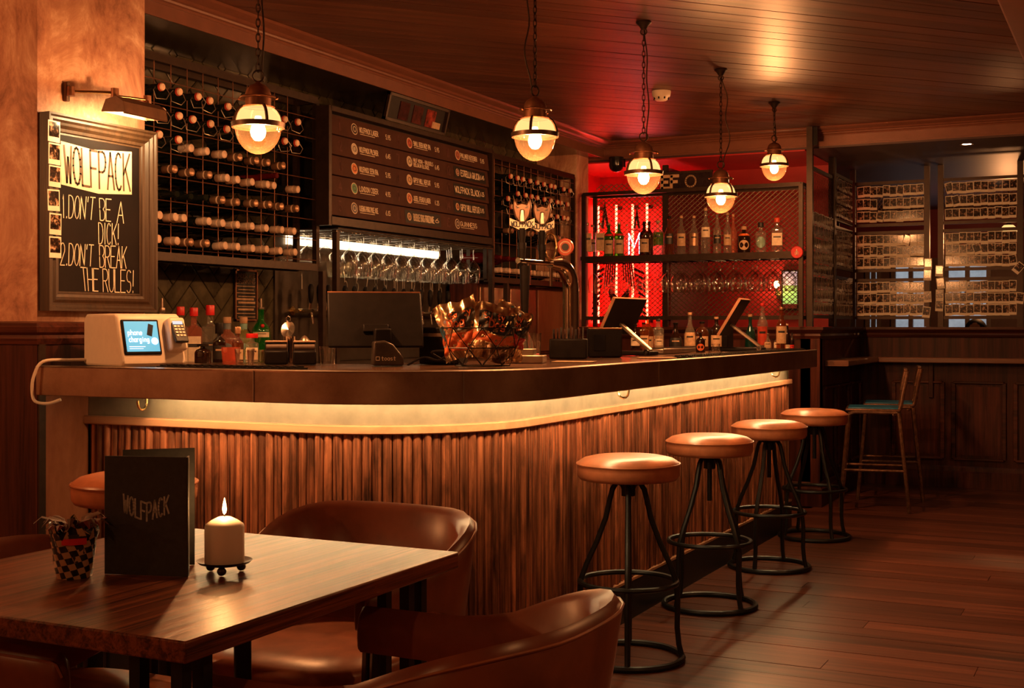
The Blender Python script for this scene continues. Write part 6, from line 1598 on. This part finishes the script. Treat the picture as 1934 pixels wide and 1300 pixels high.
# ------------------------------------------------------------------ candle on a footed dish
p = PZ(424, 1082, TZ); p = Vector((p.x, p.y, TZ))
dish = thing('candle_dish', 'small black footed metal candle dish on the table', 'candle holder', (p.x, p.y, TZ)); dish.scale = (1.25, 1.25, 1.15)
MB().lathe([(.0005, .014), (.030, .014), (.038, .0165), (.0425, .021), (.0405, .0205), (.036, .0185), (.030, .017), (.0005, .017)], 32).build('dish', m_iron, dish, ang=50)
for k in range(3):
    a_ = math.radians(120*k - 60); MB().sphere((.027*math.cos(a_), .027*math.sin(a_), .0075), .0072, 12, 8).build('foot', m_iron, dish)
cn = thing('pillar_candle', 'lit ivory pillar candle on the footed dish', 'candle', (p.x, p.y, TZ + .0200)); cn.scale = (1.25, 1.25, 1.22)
MB().lathe([(.0005, 0), (.0295, 0), (.030, .001), (.030, .056), (.0285, .060), (.020, .066), (.010, .071), (.004, .072), (.0005, .0715)], 32).build('wax', m_wax, cn, ang=60)
MB().cyl((0, 0, .071), (.001, 0, .078), .0008, n=6).build('wick', m_label_black, cn)
MB().lathe([(.0003, .0745), (.0025, .078), (.0034, .083), (.0026, .090), (.0012, .097), (.0003, .101)], 12).build('flame', m_flame, cn, ang=80)
ld = bpy.data.lights.new('flame_light', 'POINT'); ld.energy = .55; ld.color = (1, .48, .16); ld.shadow_soft_size = .008
lo = bpy.data.objects.new('flame_light', ld); lo.location = (0, 0, .090); lo.parent = cn; col.objects.link(lo)
# ------------------------------------------------------------------ chequered paper pot
p = PZ(140, 1090, TZ)
pot = thing('plant_pot', 'small pot wrapped in black and tan chequered paper with dried leaves', 'pot', (p.x, p.y, TZ + .0005))
n, m = 40, 12; vs = []; 
for j in range(m + 1):
    f = j / m; r = .032 + .013*f
    for i in range(n):
        a_ = 2*math.pi*i/n; w = 1 + .05*f*math.sin(5*a_ + 3*f) + .035*math.sin(9*a_ + 14*f) + (.10*math.sin(4*a_ + 1) if j == m else 0)
        vs.append((r*w*math.cos(a_), r*w*math.sin(a_), .098*f + (.010*math.sin(6*a_) + .006*math.sin(11*a_) if j >= m - 1 else 0)))
fs = [(j*n + i, j*n + (i+1) % n, (j+1)*n + (i+1) % n, (j+1)*n + i) for j in range(m) for i in range(n)]
wr = MB().add(vs, fs).build('paper_wrap', m_check, pot, ang=80)
uv = wr.data.uv_layers.new(name='UVMap')
for poly_ in wr.data.polygons:
    for li, vi in zip(poly_.loop_indices, poly_.vertices):
        i, j = vi % n, vi // n
        if i == 0 and max(v % n for v in poly_.vertices) == n - 1: i = n
        uv.data[li].uv = (i / n * 16 + j * .25, j / m * 8 - i / n * 4)
MB().lathe([(.0005, .003), (.031, .003), (.043, .085), (.0005, .086)], 24).build('soil', plain('dark_filling', (.03, .018, .012), .8), pot)
patch_m = MB(); rr = .0425
patch_m.add([((rr+.002)*math.cos(a_), (rr+.002)*math.sin(a_), z) for z in (.066, .078) for a_ in [math.atan2(-p.y, -p.x) + s_*.13 for s_ in range(-4, 5)]], [(i, i+1, 9+i+1, 9+i) for i in range(8)]).build('red_label', m_red, pot)
rnd = random.Random(3)
for k in range(26):
    a_ = rnd.uniform(0, 2*math.pi); L = rnd.uniform(.02, .055); r0 = rnd.uniform(0, .03); z0 = .084
    base = Vector((r0*math.cos(a_), r0*math.sin(a_), z0)); d = Vector((math.cos(a_), math.sin(a_), 0)); side = Vector((-d.y, d.x, 0))
    pts = [base, base + d*L*.35 + Vector((0, 0, L*.45)), base + d*L*.75 + Vector((0, 0, L*.55)), base + d*L*1.05 + Vector((0, 0, L*.30))]
    ww = [.003, .009, .007, .0005]
    vs = []
    for q_, w in zip(pts, ww): vs += [q_ - side*w, q_ + Vector((0, 0, .002)), q_ + side*w]
    MB().add(vs, [(3*i + j, 3*i + j + 1, 3*i + j + 4, 3*i + j + 3) for i in range(3) for j in range(2)]).build('leaf', plain('dried_leaf_%d' % (k % 3), ((.20, .075, .03), (.14, .06, .03), (.20, .03, .025))[k % 3], .6) if k < 3 else bpy.data.materials['dried_leaf_%d' % (k % 3)], pot)
# ================================================================== TUB CHAIRS
def make_chair():
    # faces -Y; origin on the floor under the seat centre
    t = thing('tub_chair', '', 'chair')
    hw, yb, yf = .262, .285, -.27
    path = [(-hw, yf - .014), (-hw, yf - .008)] + [(-hw, yf + (.06 - yf)*i/6) for i in range(6)]
    N = 22
    for i in range(N + 1):
        a = math.pi - math.pi * i / N; c, s = math.cos(a), math.sin(a); k = (abs(c)**2.8 + abs(s)**2.8)**(-1/2.8)
        path.append((hw*c*k, .06 + (yb - .06)*s*k))
    path += [(hw, .06 - (.06 - yf)*i/6) for i in range(1, 7)] + [(hw, yf - .008), (hw, yf - .014)]
    n = len(path); vs = []; m = 9
    tot = n - 1
    for i, (x, y) in enumerate(path):
        f = abs(2*i/tot - 1)                      # 1 at arm fronts, 0 at the back
        b_ = min(1, max(0, (.72 - f)/.50)); b_ = b_*b_*(3 - 2*b_)
        top = .655 + .095*b_ - .018*max(0, (f - .95)/.05)**2; bot = .565 - .135*b_
        sh_ = {0: .45, 1: .8}.get(min(i, n - 1 - i), 1.0); mid_ = (top + bot)/2; top, bot = mid_ + (top - mid_)*(.5 + .5*sh_), mid_ + (bot - mid_)*(.5 + .5*sh_)
        x0, y0_ = path[max(i-1, 0)]; x1, y1_ = path[min(i+1, n-1)]; d = Vector((x1-x0, y1_-y0_)).normalized(); nx, ny = -d.y, d.x
        th = .020*sh_; lean = .035*b_ + .012
        def P(o, z): 
            L_ = lean * (z - .45)/.3; return (x + nx*(o + L_), y + ny*(o + L_), z)
        vs += [P(-th*.8, bot), P(-th, bot + .02), P(-th, (bot+top)/2), P(-th*.95, top - .018), P(0, top), P(th*.95, top - .018), P(th, (bot+top)/2), P(th, bot + .02), P(th*.8, bot)]
    fs = [(i*m + j, (i+1)*m + j, (i+1)*m + (j+1) % m, i*m + (j+1) % m) for i in range(n-1) for j in range(m)] + [tuple(range(m)), tuple(range(n*m - 1, (n-1)*m - 1, -1))]
    MB().add(vs, fs).build('shell', m_leather_dk, t, ang=70)
    seam = [(vs[i*m + 5][0], vs[i*m + 5][1], vs[i*m + 5][2] + .002) for i in range(n)]
    MB().tube(seam, .0028, 5).build('piping', m_leather, t)
    MB().lathe([(.0005, .405), (.22, .405), (.245, .42), (.25, .445), (.235, .462), (.15, .470), (.0005, .472)], 36, T(0, -.03, 0), 1, 1.04, 3.2).build('seat', m_leather, t, ang=60)
    for s in (-1, 1):
        MB().bar((s*.268, yf + .025, .60), (s*.255, yf + .01, .0), .036, .016).build('front_leg', m_black, t, bevel=.004)
        MB().bar((s*.20, .19, .44), (s*.235, .275, 0), .036, .016).build('back_leg', m_black, t, bevel=.004)
    MB().box(-.25, .25, -.24, -.22, .385, .405).box(-.20, .20, .17, .19, .40, .42).build('seat_rail', m_black, t)
    return t
ch0 = make_chair()
for i, (x, y, rz, lb) in enumerate(((-1.765, 2.58, 0.0, 'brown leather tub chair tucked between the table and the slatted bar front'), (-1.135, 1.91, -math.pi/2, 'brown leather tub chair at the free end of the table, back to the stools'), (-1.96, 1.91, math.pi/2, 'brown leather tub chair on the pot side of the table'))):
    o = ch0 if i == 0 else copy_tree(ch0)
    o.location = (x, y, 0); o.rotation_euler = (0, 0, rz); tag(o, lb, 'chair', 'leather tub chairs around the table')
